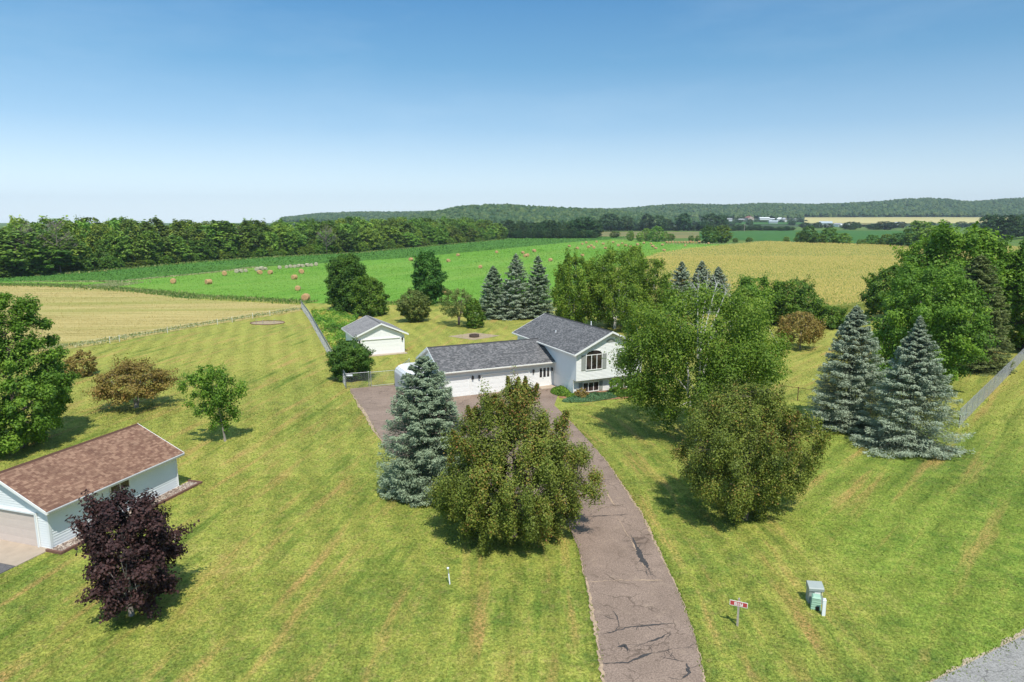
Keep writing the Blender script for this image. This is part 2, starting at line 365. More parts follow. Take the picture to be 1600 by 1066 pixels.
# foliage
M['leaf_green'] = leaf_mat('green_leaves', [(0.041, 0.090, 0.014), (0.114, 0.212, 0.023), (0.267, 0.382, 0.043)])
M['leaf_maple'] = leaf_mat('maple_leaves', [(0.062, 0.134, 0.018), (0.145, 0.274, 0.029), (0.312, 0.456, 0.051)])
M['leaf_birch'] = leaf_mat('birch_leaves', [(0.071, 0.130, 0.016), (0.169, 0.275, 0.029), (0.370, 0.428, 0.058)])
M['leaf_yellowish'] = leaf_mat('yellow_green_leaves', [(0.085, 0.150, 0.016), (0.184, 0.293, 0.029), (0.370, 0.436, 0.058)])
M['leaf_crab'] = leaf_mat('crabapple_leaves', [(0.087, 0.081, 0.024), (0.136, 0.180, 0.029), (0.241, 0.286, 0.043), (0.420, 0.171, 0.073)], 0.25)
M['leaf_crabdry'] = leaf_mat('bronze_crabapple_leaves', [(0.138, 0.082, 0.026), (0.235, 0.164, 0.042), (0.331, 0.265, 0.060), (0.359, 0.151, 0.060)], 0.25)
M['leaf_purple'] = leaf_mat('purple_leaves', [(0.015, 0.011, 0.010), (0.038, 0.019, 0.018), (0.077, 0.036, 0.033), (0.132, 0.077, 0.065)], 0.15, 0.6, spec=0.2)
M['leaf_dark'] = leaf_mat('dark_leaves', [(0.041, 0.097, 0.019), (0.090, 0.187, 0.026), (0.193, 0.307, 0.041)])
M['leaf_cedar'] = leaf_mat('cedar_leaves', [(0.032, 0.112, 0.019), (0.079, 0.208, 0.032), (0.158, 0.320, 0.048)])
M['leaf_olive'] = leaf_mat('olive_leaves', [(0.091, 0.130, 0.033), (0.169, 0.221, 0.052), (0.286, 0.312, 0.091)])
M['leaf_forest'] = leaf_mat('forest_leaves', [(0.059, 0.132, 0.021), (0.149, 0.261, 0.034), (0.330, 0.456, 0.057)], 0.25, objvar=1.0)
M['leaf_far'] = leaf_mat('far_leaves', [(0.034, 0.080, 0.021), (0.064, 0.120, 0.029), (0.121, 0.171, 0.043)], 0.15)
M['leaf_row'] = leaf_mat('row_leaves', [(0.029, 0.078, 0.024), (0.054, 0.121, 0.032), (0.108, 0.172, 0.041)], 0.2, objvar=0.7)
M['needle_blue'] = leaf_mat('blue_needles', [(0.077, 0.114, 0.059), (0.186, 0.250, 0.148), (0.386, 0.460, 0.296)], 0.1, 0.5)
M['needle_grey'] = leaf_mat('grey_blue_needles', [(0.097, 0.127, 0.079), (0.238, 0.290, 0.194), (0.448, 0.508, 0.360)], 0.1, 0.5)
M['needle_green'] = leaf_mat('green_needles', [(0.047, 0.078, 0.024), (0.114, 0.155, 0.045), (0.228, 0.259, 0.075)], 0.1, 0.5)
M['bark'] = bark_mat('brown_bark', (0.10, 0.075, 0.055), (0.20, 0.16, 0.125))
M['bark_grey'] = bark_mat('grey_bark', (0.22, 0.19, 0.16), (0.38, 0.34, 0.30))
M['bark_dead'] = bark_mat('dead_bark', (0.15, 0.125, 0.10), (0.26, 0.225, 0.19))
M['bark_birch'] = bark_mat('white_bark', (0.42, 0.39, 0.35), (0.78, 0.76, 0.72), 4, 1.5)
M['juniper'] = leaf_mat('juniper_needles', [(0.043, 0.110, 0.044), (0.086, 0.187, 0.077), (0.172, 0.286, 0.110)], 0.15)

# ------------------------------------------------------------------ mesh helpers
def link(o, parent=None):
    COL.objects.link(o)
    if parent is not None: o.parent = parent
    return o
def tag(o, label=None, cat=None, group=None, kind=None):
    if label: o['label'] = label
    if cat: o['category'] = cat
    if group: o['group'] = group
    if kind: o['kind'] = kind
    return o
def empty(name, loc, rz=0.0, label=None, cat=None, group=None):
    o = bpy.data.objects.new(name, None)
    o.empty_display_size = 0.5
    link(o); o.location = loc; o.rotation_euler = (0, 0, rz)
    return tag(o, label, cat, group)

class MB:
    def __init__(s): s.v = []; s.f = []; s.uv = []; s.mi = []
    def quad(s, a, b, c, d, uv=None, mi=0):
        n = len(s.v); s.v += [a, b, c, d]; s.f.append((n, n + 1, n + 2, n + 3)); s.uv.append(uv); s.mi.append(mi)
    def poly(s, pts, uv=None, mi=0):
        n = len(s.v); s.v += list(pts); s.f.append(tuple(range(n, n + len(pts)))); s.uv.append(uv); s.mi.append(mi)
    def box(s, x0, x1, y0, y1, z0, z1, mi=0):
        P = lambda x, y, z: (x, y, z)
        s.quad(P(x0, y0, z0), P(x0, y1, z0), P(x1, y1, z0), P(x1, y0, z0), mi=mi)
        s.quad(P(x0, y0, z1), P(x1, y0, z1), P(x1, y1, z1), P(x0, y1, z1), mi=mi)
        s.quad(P(x0, y0, z0), P(x1, y0, z0), P(x1, y0, z1), P(x0, y0, z1), mi=mi)
        s.quad(P(x1, y0, z0), P(x1, y1, z0), P(x1, y1, z1), P(x1, y0, z1), mi=mi)
        s.quad(P(x1, y1, z0), P(x0, y1, z0), P(x0, y1, z1), P(x1, y1, z1), mi=mi)
        s.quad(P(x0, y1, z0), P(x0, y0, z0), P(x0, y0, z1), P(x0, y1, z1), mi=mi)
    def prism(s, pts, ax, a0, a1):
        # extrude polygon; ax='y': pts are (x,z) ; ax='z': (x,y); ax='x': (y,z)
        def P(p, a):
            if ax == 'y': return (p[0], a, p[1])
            if ax == 'z': return (p[0], p[1], a)
            return (a, p[0], p[1])
        A = [P(p, a0) for p in pts]; B = [P(p, a1) for p in pts]
        s.poly(A); s.poly(B[::-1])
        n = len(pts)
        for i in range(n):
            j = (i + 1) % n
            s.quad(A[i], B[i], B[j], A[j])
    def tube(s, pts, rs, sides=6, cap=True):
        pts = [Vector(p) for p in pts]; rings = []
        for i, p in enumerate(pts):
            d = (pts[min(i + 1, len(pts) - 1)] - pts[max(i - 1, 0)])
            if d.length < 1e-9: d = Vector((0, 0, 1))
            d.normalize()
            a = d.orthogonal().normalized() if abs(d.z) > 0.95 else d.cross(Vector((0, 0, 1))).normalized()
            b = d.cross(a)
            r = rs[i] if hasattr(rs, '__len__') else rs
            rings.append([tuple(p + (a * math.cos(2 * math.pi * k / sides) + b * math.sin(2 * math.pi * k / sides)) * r) for k in range(sides)])
        n0 = len(s.v)
        for r_ in rings: s.v += r_
        for i in range(len(rings) - 1):
            for k in range(sides):
                k2 = (k + 1) % sides
                s.f.append((n0 + i * sides + k, n0 + i * sides + k2, n0 + (i + 1) * sides + k2, n0 + (i + 1) * sides + k)); s.uv.append(None); s.mi.append(0)
        if cap:
            s.f.append(tuple(n0 + k for k in range(sides))[::-1]); s.uv.append(None); s.mi.append(0)
            m0 = n0 + (len(rings) - 1) * sides
            s.f.append(tuple(m0 + k for k in range(sides))); s.uv.append(None); s.mi.append(0)
    def build(s, name, mat, parent=None, smooth=False, loc=None):
        me = bpy.data.meshes.new(name)
        me.from_pydata(s.v, [], s.f)
        if any(u is not None for u in s.uv):
            L = me.uv_layers.new(name='UVMap')
            for p, u in zip(me.polygons, s.uv):
                if u is None: continue
                for li, c in zip(p.loop_indices, u): L.data[li].uv = c
        for mm in (mat if isinstance(mat, (list, tuple)) else [mat]): me.materials.append(mm)
        if any(s.mi): me.polygons.foreach_set('material_index', s.mi)
        if smooth: me.polygons.foreach_set('use_smooth', [True] * len(me.polygons))
        me.update()
        o = bpy.data.objects.new(name, me)
        if loc: o.location = loc
        return link(o, parent)

def np_mesh(name, V, nper, mat, tint=None, mi=None, extra=None):
    """V: (F,nper,3) separate faces; extra: MB with bark faces appended in slot 1"""
    F = V.shape[0]
    verts = V.reshape(-1, 3).astype(np.float32)
    loops = np.arange(F * nper, dtype=np.int32)
    ls = np.arange(F, dtype=np.int32) * nper
    lt = np.full(F, nper, dtype=np.int32)
    mats = np.zeros(F, dtype=np.int32)
    t = np.zeros(F, dtype=np.float32) if tint is None else tint.astype(np.float32)
    if extra is not None and extra.f:
        ev = np.array(extra.v, dtype=np.float32); n0 = len(verts)
        el = []; es = []; et = []; c = len(loops)
        for f in extra.f:
            es.append(c); et.append(len(f)); el += [n0 + i for i in f]; c += len(f)
        verts = np.vstack([verts, ev]); loops = np.concatenate([loops, np.array(el, dtype=np.int32)])
        ls = np.concatenate([ls, np.array(es, dtype=np.int32)]); lt = np.concatenate([lt, np.array(et, dtype=np.int32)])
        mats = np.concatenate([mats, np.ones(len(extra.f), dtype=np.int32)]); t = np.concatenate([t, np.zeros(len(extra.f), dtype=np.float32)])
    me = bpy.data.meshes.new(name)
    me.vertices.add(len(verts)); me.vertices.foreach_set('co', verts.ravel())
    me.loops.add(len(loops)); me.loops.foreach_set('vertex_index', loops)
    me.polygons.add(len(ls)); me.polygons.foreach_set('loop_start', ls); me.polygons.foreach_set('loop_total', lt)
    for mm in (mat if isinstance(mat, (list, tuple)) else [mat]): me.materials.append(mm)
    me.polygons.foreach_set('material_index', mats)
    a = me.attributes.new('tint', 'FLOAT', 'FACE'); a.data.foreach_set('value', t)
    me.update(calc_edges=True)
    me.validate()
    return me

def unit(v): return v / np.maximum(1e-9, np.linalg.norm(v, axis=1, keepdims=True))
def leaves(pos, nrm, L, Wd, rng, axis=None):
    n = len(pos)
    nrm = unit(nrm)
    r = rng.normal(size=(n, 3)) if axis is None else axis
    t1 = unit(r - (r * nrm).sum(1, keepdims=True) * nrm)
    t2 = np.cross(nrm, t1)
    L = np.asarray(L).reshape(-1, 1) * np.ones((n, 1)); Wd = np.asarray(Wd).reshape(-1, 1) * np.ones((n, 1))
    return np.stack([pos - t1 * L / 2, pos + t2 * Wd / 2, pos + t1 * L / 2, pos - t2 * Wd / 2], axis=1)

# ------------------------------------------------------------------ tree builders
def crown_tree(seed, H, R, zb=0.15, a=0.8, b=0.55, ncl=60, crf=0.22, nleaf=20000, leaf=0.2, zs=0.75, droop=0.0,
               shoots=0, lump=0.22, trunk_r=None, fork=1, lean=(0, 0), nlimb=10, inner=0.45, twigs=True, aspect=0.6, bare=0, squash=(1, 1), fill=0.3):
    rng = np.random.default_rng(seed); rnd = random.Random(seed)
    zb_ = zb * H; Hc = H - zb_
    nb = 7
    bd = unit(rng.normal(size=(nb, 3))); bamp = rng.uniform(-lump, lump, nb)
    nb2 = 34; bd2 = unit(rng.normal(size=(nb2, 3))); bamp2 = rng.uniform(-0.9, 1.0, nb2) * (0.05 + 0.45 * lump)
    def env(dirxy, t):
        r = np.sin(np.pi * np.clip(t, 0.001, 0.999) ** a) ** b
        d3 = unit(np.concatenate([dirxy, (t * 2 - 1)[:, None]], axis=1))
        g = 1 + (np.clip(d3 @ bd.T, 0, 1) ** 2 * bamp).sum(1) + (np.clip(d3 @ bd2.T, 0, 1) ** 18 * bamp2).sum(1)
        return r * R * g
    # clumps, evenly spread over the shell by best-candidate picking
    m = ncl * 6
    t = rng.uniform(0.02, 0.96, m); ph = rng.uniform(0, 2 * np.pi, m)
    dxy = np.stack([np.cos(ph), np.sin(ph)], 1)
    q = inner + (1.0 - inner) * rng.random(m) ** 0.6
    rr = env(dxy, t) * q
    P = np.stack([dxy[:, 0] * rr * squash[0], dxy[:, 1] * rr * squash[1], zb_ + t * Hc], 1)
    w = rr / rr.max()
    keep = [int(np.argmax(w))]
    dist = np.linalg.norm(P - P[keep[0]], axis=1)
    for _ in range(ncl - 1):
        c_ = rng.integers(0, m, 10)
        sc_ = dist[c_] * (0.5 + 0.5 * w[c_])
        k = int(c_[np.argmax(sc_)]); keep.append(k)
        dist = np.minimum(dist, np.linalg.norm(P - P[k], axis=1))
    C = P[keep]
    lx, ly = lean
    C[:, 0] += lx * C[:, 2] / H; C[:, 1] += ly * C[:, 2] / H
    cr = crf * R * rng.uniform(0.65, 1.35, ncl)
    ctint = rng.uniform(0, 1, ncl)
    mb = MB()
    tr = trunk_r or H * 0.022
    ztop = zb_ + Hc * 0.72
    trunks = []
    for fk in range(fork):
        az = rnd.uniform(0, 6.28) if fork == 1 else 2 * math.pi * fk / fork + 0.5
        sp_ = 0.0 if fork == 1 else R * 0.28
        pts = []; rs = []
        for i in range(8):
            u = i / 7
            pts.append((math.cos(az) * sp_ * u ** 1.3 + lx * u * ztop / H + rnd.uniform(-.03, .03) * R * (u > 0), math.sin(az) * sp_ * u ** 1.3 + ly * u * ztop / H + rnd.uniform(-.03, .03) * R * (u > 0), ztop * u - (0.1 if i == 0 else 0)))
            rs.append(tr * (1.35 - 0.35 * min(1, u * 8) if i == 0 else (1 - 0.8 * u)))
        mb.tube(pts, rs, 8); trunks.append(pts)
    nodes = []
    for tp in trunks:
        nodes += [(np.array(p), tr * (1 - 0.8 * i / 7)) for i, p in enumerate(tp) if i >= 2]
    order = rng.permutation(ncl)
    for j in order[:nlimb]:
        tgt = C[j]
        cand = [n_ for n_ in nodes if n_[0][2] < tgt[2] - 0.1 * R] or nodes[:2]
        st, r0 = min(cand, key=lambda n_: np.linalg.norm((n_[0] - tgt) * np.array([1, 1, 1.3])))
        pts = []; rs = []
        for i in range(5):
            u = i / 4
            p = st * (1 - u) + tgt * u
            p = p + np.array([0, 0, math.sin(u * math.pi) * 0.10 * R])
            pts.append(tuple(p)); rs.append(max(0.012, r0 * 0.55 * (1 - 0.85 * u)))
            if i in (2, 3, 4): nodes.append((p, rs[-1]))
        mb.tube(pts, rs, 5)
    if twigs:
        NP = np.array([n_[0] for n_ in nodes])
        for j in order[nlimb:]:
            k = int(np.argmin(np.linalg.norm(NP - C[j], axis=1)))
            mb.tube([tuple(NP[k]), tuple((NP[k] + C[j]) / 2 + np.array([0, 0, 0.05 * R])), tuple(C[j])], [max(0.01, nodes[k][1] * 0.5), max(0.01, nodes[k][1] * 0.3), 0.01], 4)
    for _ in range(bare):
        az = rnd.uniform(0, 6.28); r_ = rnd.uniform(0.1, 0.5) * R
        p0 = (0, 0, H * 0.55); p1 = (math.cos(az) * r_ * .7, math.sin(az) * r_ * .7, H * rnd.uniform(.85, .95)); p2 = (math.cos(az) * r_, math.sin(az) * r_, H * rnd.uniform(1.03, 1.12))
        mb.tube([p0, p1, p2], [0.1, 0.05, 0.012], 5)
        for _k in range(4):
            u = rnd.uniform(.3, .9); q0 = [p1[i] * (1 - u) + p2[i] * u for i in range(3)]
            mb.tube([tuple(q0), (q0[0] + rnd.uniform(-.8, .8), q0[1] + rnd.uniform(-.8, .8), q0[2] + rnd.uniform(.5, 1.2))], [0.025, 0.008], 4)
    # leaves
    n = nleaf
    idx = rng.choice(ncl, n, p=cr ** 2 / (cr ** 2).sum())
    d = unit(rng.normal(size=(n, 3)))
    r = cr[idx] * rng.random(n) ** 0.42
    # sub clumps inside each clump for a rough surface
    nsub = 9
    sub = unit(rng.normal(size=(ncl, nsub, 3))) * (cr[:, None, None] * 0.72)
    si = rng.integers(0, nsub, n)
    usesub = rng.random(n) < 0.62
    off = np.where(usesub[:, None], sub[idx, si] + rng.normal(size=(n, 3)) * (cr[idx, None] * 0.23), d * r[:, None])
    off[:, 2] *= zs
    ow = C - np.array([0, 0, zb_ + Hc * 0.40]); ow = unit(ow)
    spray = rng.random(ncl) < 0.45
    al = (off * ow[idx]).sum(1)
    off += ow[idx] * (np.where(spray[idx], 0.75, 0.15) * np.maximum(al, 0))[:, None]
    off -= (off - ow[idx] * (off * ow[idx]).sum(1)[:, None]) * (np.where(spray[idx], 0.45, 0) * np.clip(al / cr[idx], 0, 1))[:, None]
    if droop:
        s_ = rng.random(n)
        outw = C[idx].copy(); outw[:, 2] = 0; outw = unit(outw)
        off += outw * (s_ * cr[idx] * 0.6)[:, None]
        off[:, 2] -= droop * cr[idx] * s_ ** 1.6 * 2.0
        off[:, :2] *= (1 - 0.35 * s_)[:, None]
    pos = C[idx] + off
    if fill > 0:
        # leaves spread over the whole crown surface close the gaps between the clumps
        k = int(n * fill); tf = rng.uniform(0.03, 0.985, k); pf = rng.uniform(0, 2 * np.pi, k)
        df = np.stack([np.cos(pf), np.sin(pf)], 1); rf = env(df, tf) * (0.95 - 0.40 * rng.random(k) ** 1.5)
        q_ = np.stack([df[:, 0] * rf * squash[0] + lx * tf, df[:, 1] * rf * squash[1] + ly * tf, zb_ + tf * Hc], 1)
        hole = np.sin(q_[:, 0] * 2.2 * 3 / R + 1) * np.sin(q_[:, 1] * 2.2 * 3 / R + 2) * np.sin(q_[:, 2] * 2.0 * 3 / R)
        keep_ = hole > -0.35
        pos[:k][keep_] = q_[keep_]
        o_ = q_ - np.array([0, 0, zb_ + Hc * .45]); off[:k][keep_] = (unit(o_) * 1.0)[keep_]
    pos[:, 2] = np.maximum(pos[:, 2], 0.12 + rng.random(n) * 0.2)
    tint = 0.35 * ctint[idx] + 0.2 * rng.random((ncl, nsub))[idx, si] + 0.45 * rng.random(n)
    # keep the crown within its surveyed width and height
    cxy = np.median(pos[:, :2], axis=0)
    ext_ = np.percentile(np.hypot(pos[:, 0] - cxy[0], pos[:, 1] - cxy[1]), 98.0); kx = R / ext_
    kz = H * 0.99 / np.percentile(pos[:, 2], 99.7)
    pos = pos * np.array([kx, kx, kz])
    mb.v = [(a_[0] * kx, a_[1] * kx, a_[2] * (kz if a_[2] > 0 else 1)) for a_ in mb.v]
    if shoots:
        k = int(nleaf * 0.010); pp = []
        for _ in range(shoots):
            az = rnd.uniform(0, 6.28); r_ = R * rnd.uniform(0.05, 0.72); h_ = rnd.uniform(0.06, 0.20) * H * (1 - 0.5 * r_ / R)
            p0 = np.array([math.cos(az) * r_, math.sin(az) * r_, H * (0.93 - 0.50 * (r_ / R) ** 1.6)]); dr = np.array([math.cos(az) * 0.25, math.sin(az) * 0.25, 1.0])
            mb.tube([tuple(p0 - dr * 0.6), tuple(p0 + dr * h_)], [0.02, 0.006], 4)
            u = rng.random(k // 2)
            pp.append(p0 + dr * (u * h_)[:, None] + rng.normal(size=(k // 2, 3)) * (0.045 * R * (1.15 - u))[:, None])
        pp = np.vstack(pp); pos = np.vstack([pos, pp]); tint = np.concatenate([tint, rng.random(len(pp))])
        off = np.vstack([off, rng.normal(size=(len(pp), 3))])
    n = len(pos)
    nrm = unit(off) * 0.7 + np.array([0, 0, 0.45]) + rng.normal(size=(n, 3)) * 0.45
    L = leaf * rng.uniform(0.6, 1.35, n)
    return leaves(pos, nrm, L, L * aspect, rng), tint, mb

def spruce(seed, H, R, z0=0.065, nbr=260, per=70, droop=0.18, p=0.85, needle=(0.26, 0.10), ragged=0.15, belly=0.0):
    rng = np.random.default_rng(seed)
    t = np.sort(rng.random(nbr) ** 1.25)                      # more branches low down
    lev = np.round(t * (nbr / 9)) / (nbr / 9) + rng.normal(size=nbr) * 0.006
    t = np.clip(0.45 * t + 0.55 * lev, 0, 0.985)
    z = (z0 + (1 - z0) * t) * H
    az = np.arange(nbr) * 2.399963 + rng.normal(size=nbr) * 0.3
    base = (1 - t) ** p * (1 - belly * (1 - t) ** 4) * (1 - 0.55 * np.exp(-(1 - t) / 0.10))
    side = 1 + ragged * np.sin(az * 3 + rng.uniform(0, 6)) * 0.5
    Lb = R * base * rng.uniform(1 - ragged, 1 + ragged * 0.5, nbr) * side + 0.08 * R * (1 - t) + 0.05
    k = per
    s = (rng.random((nbr, k)) ** 0.62)
    s = 0.12 + 0.88 * s
    dirx = np.cos(az)[:, None]; diry = np.sin(az)[:, None]
    L = Lb[:, None]
    up = (0.25 + 0.75 * t)[:, None]                            # upper branches rise, lower ones droop
    zoff = L * (0.35 * up * s - (droop + 0.25) * (1 - up * 0.9) * s + 0.22 * (1 - up) * s ** 3)
    wd = (0.08 + 0.30 * np.sin(np.pi * np.clip(s, 0, 1) ** 0.8)) * L * 0.75
    lat = rng.uniform(-1, 1, (nbr, k)) * wd
    hang = -np.abs(lat) * 0.18 - rng.random((nbr, k)) * 0.13 * np.minimum(L, 2)
    X = dirx * s * L - diry * lat; Y = diry * s * L + dirx * lat
    Z = z[:, None] + zoff + hang
    pos = np.stack([X, Y, np.maximum(Z, 0.08)], -1).reshape(-1, 3)
    sg = np.sign(lat)
    ax = np.stack([dirx * 0.9 - diry * sg * 0.6, diry * 0.9 + dirx * sg * 0.6, np.full((nbr, k), 0.05)], -1).reshape(-1, 3)
    ax = ax + rng.normal(size=ax.shape) * 0.22
    nrm = np.stack([dirx * 0.25 + 0 * s, diry * 0.25 + 0 * s, np.ones((nbr, k))], -1).reshape(-1, 3) + rng.normal(size=(nbr * k, 3)) * 0.38
    sz_ = rng.uniform(0.7, 1.3, nbr * k)
    # the tips of a branch carry the new, paler growth
    tint = np.clip(0.15 + 0.55 * s.reshape(-1) + 0.25 * (rng.random(nbr * k) - 0.3) + 0.15 * np.repeat(rng.random(nbr) - 0.5, k), 0, 1)
    # the leader with its few short upright shoots
    m_ = 160; uz = rng.random(m_); rr_s = (0.03 + 0.07 * (1 - uz)) * R * rng.random(m_) ** .5; aa = rng.uniform(0, 6.28, m_)
    pos = np.vstack([pos, np.stack([np.cos(aa) * rr_s, np.sin(aa) * rr_s, H * (0.90 + 0.105 * uz)], 1)])
    ax = np.vstack([ax, np.stack([np.cos(aa) * .5, np.sin(aa) * .5, np.ones(m_)], 1)]); nrm = np.vstack([nrm, np.stack([np.cos(aa), np.sin(aa), np.full(m_, .4)], 1)])
    sz_ = np.concatenate([sz_, rng.uniform(.6, 1.1, m_)]); tint = np.concatenate([tint, rng.uniform(.4, .9, m_)])
    V = leaves(pos, nrm, needle[0] * sz_, needle[1] * sz_, rng, axis=ax)
    # leader and inner dark filling near the trunk
    mb = MB()
    mb.tube([(0, 0, -0.1), (0, 0, H * 0.5), (0, 0, H * 0.985)], [H * 0.02, H * 0.012, 0.02], 8)
    for i in range(0, nbr, 2):
        mb.tube([(0, 0, z[i]), (math.cos(az[i]) * Lb[i] * .85, math.sin(az[i]) * Lb[i] * .85, max(0.06, z[i] + zoff[i].mean() * 1.0))], [0.02 + 0.02 * Lb[i] / R, 0.008], 3, cap=False)
    return V, tint, mb

def place_tree(name, gen, mats, x, y, label, cat='tree', group=None, rz=0.0, crown_name='crown', z=0.0):
    V, tint, mb = gen
    root = empty(name, (x, y, z), rz, label, cat, group)
    me = np_mesh('crown', V, 4, mats[0], tint)
    link(bpy.data.objects.new(crown_name, me), root)
    if mb.f: mb.build('trunk', mats[1], root)
    return root
def copy_tree(root, x, y, rz, s, label=None, group=None):
    r = root.copy(); COL.objects.link(r); r.location = (x, y, 0); r.rotation_euler = (0, 0, rz)
    r.scale = s if hasattr(s, '__len__') else (s, s, s)
    if label: r['label'] = label
    if group: r['group'] = group
    for ch in root.children:
        c = ch.copy(); COL.objects.link(c); c.parent = r
    return r

# ================================================================== THE SETTING
def sheet(name, pts, z, mat, kind='structure', parent=None):
    mb = MB(); mb.poly([(p[0], p[1], z) for p in pts])
    # ensure upward normal
    a = sum(pts[i][0] * pts[(i + 1) % len(pts)][1] - pts[(i + 1) % len(pts)][0] * pts[i][1] for i in range(len(pts)))
    if a < 0: mb.f = [mb.f[0][::-1]]
    o = mb.build(name, mat, parent)
    if kind: o['kind'] = kind
    return o
def ribbon(name, pts, w, z, mat, parent, seed=0, jag=0.06, step=0.25, twig=False):
    r = random.Random(seed); P = []
    for a, b in zip(pts[:-1], pts[1:]):
        n = max(1, int(math.dist(a, b) / step))
        for i in range(n):
            t = i / n; P.append((a[0] + (b[0] - a[0]) * t + r.uniform(-jag, jag), a[1] + (b[1] - a[1]) * t + r.uniform(-jag, jag)))
    P.append(pts[-1]); mb = MB()
    def strip(P, w):
        L = []; w1 = w2 = .5
        for i, p in enumerate(P):
            q = P[min(i + 1, len(P) - 1)]; o = P[max(0, i - 1)]
            d = Vector((q[0] - o[0], q[1] - o[1], 0))
            if d.length: d.normalize()
            nrm = Vector((-d.y, d.x, 0)); w1 = min(1.3, max(.04, w1 + r.uniform(-.28, .28))); w2 = min(1.3, max(.04, w2 + r.uniform(-.28, .28)))
            e = min(1, 3 * i / len(P) + .1, 3 * (len(P) - 1 - i) / len(P) + .1)
            L.append(((p[0] + nrm.x * w * w1 * .6 * e, p[1] + nrm.y * w * w1 * .6 * e, z), (p[0] - nrm.x * w * w2 * .6 * e, p[1] - nrm.y * w * w2 * .6 * e, z)))
        for a, b in zip(L[:-1], L[1:]): mb.quad(a[1], b[1], b[0], a[0])
    strip(P, w)
    if twig:
        z += 0.0004
        for _ in range(max(3, len(P) // 5)):
            p = P[r.randrange(len(P))]; a = r.uniform(0, 6.28); Q = [p]
            for _k in range(r.randint(4, 9)): a += r.uniform(-.7, .7); Q.append((Q[-1][0] + math.cos(a) * .09, Q[-1][1] + math.sin(a) * .09))
            z += 0.00003
            strip(Q, 0.035)
    o = mb.build(name, mat, parent); o['kind'] = 'structure'
    return o
DROP = 0.0085
gm = MB(); gm.quad((-7000, -600, 0), (7000, -600, 0), (7000, 1100, 0), (-7000, 1100, 0))
gm.f.append((3, 2, 5, 4)); gm.v += [(-7000, 9000, -7900 * DROP), (7000, 9000, -7900 * DROP)]; gm.uv.append(None); gm.mi.append(0)
gm.build('ground', M['ground'])['kind'] = 'structure'

# driveway outline from the survey
right_px = [(1102, 1066), (1087, 1000), (1062, 930), (1035, 870), (1003, 805), (975, 762), (948, 722), (922, 692), (900, 668), (880, 648), (866, 634)]
left_px = [(941, 1066), (932, 1000), (917, 920), (905, 862), (888, 822), (845, 785), (760, 757), (670, 735), (606, 708), (592, 682), (570, 648), (547, 612)]
DR = [G(*p) for p in right_px]; DL = [G(*p) for p in left_px]
def ext(a, b, d):
    v = np.array(a) - np.array(b); v /= np.linalg.norm(v); return tuple(np.array(a) + v * d)
r0 = ext(DR[0], DR[1], 12.0); l0 = ext(DL[0], DL[1], 12.0)
HO, HA = (6.6, 71.5), rad(24.8)
def HW(u, v): return (HO[0] + u * math.cos(HA) - v * math.sin(HA), HO[1] + u * math.sin(HA) + v * math.cos(HA))
drive_poly = [r0] + DR + [HW(-0.3, 2.4), HW(-0.6, 4.45), HW(-13.6, 4.45), HW(-13.9, 6.5), G(662, 598), G(547, 608)] + DL[::-1] + [l0]
DC = []   # rough centre line
for i in range(9):
    DC.append(((DR[min(i, 10)][0] + DL[min(i, 4)][0]) / 2 if i < 5 else DR[i][0] - 2.0, (DR[i][1] + DL[min(i, 4)][1]) / 2 if i < 5 else DR[i][1]))
DC = [((r0[0] + l0[0]) / 2, (r0[1] + l0[1]) / 2)] + DC

def seg_dist(X, Y, pl):
    best = np.full(X.shape, 1e9)
    for (ax, ay), (bx, by) in zip(pl[:-1], pl[1:]):
        dx, dy = bx - ax, by - ay; L2 = dx * dx + dy * dy
        t = np.clip(((X - ax) * dx + (Y - ay) * dy) / L2, 0, 1)
        best = np.minimum(best, np.hypot(X - ax - t * dx, Y - ay - t * dy))
    return best

def lawn():
    xs = np.arange(-120, 141, 1.0); ys = np.arange(4, 160, 1.0)
    X, Y = np.meshgrid(xs, ys); nx, ny = len(xs), len(ys)
    V = np.stack([X, Y, np.full_like(X, 0.02)], -1).reshape(-1, 3)
    me = bpy.data.meshes.new('lawn')
    i = np.arange(ny - 1)[:, None] * nx + np.arange(nx - 1)[None, :]
    Fq = np.stack([i, i + 1, i + 1 + nx, i + nx], -1).reshape(-1, 4)
    me.vertices.add(len(V)); me.vertices.foreach_set('co', V.astype(np.float32).ravel())
    me.loops.add(Fq.size); me.loops.foreach_set('vertex_index', Fq.astype(np.int32).ravel())
    me.polygons.add(len(Fq)); me.polygons.foreach_set('loop_start', (np.arange(len(Fq)) * 4).astype(np.int32)); me.polygons.foreach_set('loop_total', np.full(len(Fq), 4, dtype=np.int32))
    dd = seg_dist(X, Y, DC)
    # centre line x at each y decides left / right of the driveway
    cx = np.interp(ys, [p[1] for p in DC], [p[0] for p in DC])[:, None]
    side = X - cx
    wr = np.clip((side - 9.5) / 4.0, 0, 1)
    wl = np.clip((-side - 8.0) / 4.0, 0, 1)
    wm = 1 - wr - wl
    far = np.clip((Y - 62) / 8, 0, 1)
    wl2 = wl * (1 - far) + far * (X < 0); wr2 = wr * (1 - far) + far * (X >= 0); wm2 = np.clip(1 - wl2 - wr2, 0, 1)
    for nme, arr in (('w_left', wl2), ('w_mid', wm2), ('w_right', wr2), ('drive_dist', dd)):
        a = me.attributes.new(nme, 'FLOAT', 'POINT'); a.data.foreach_set('value', arr.astype(np.float32).ravel())
    me.materials.append(M['lawn']); me.update(calc_edges=True)
    o = bpy.data.objects.new('lawn', me); link(o); o['kind'] = 'structure'
lawn()
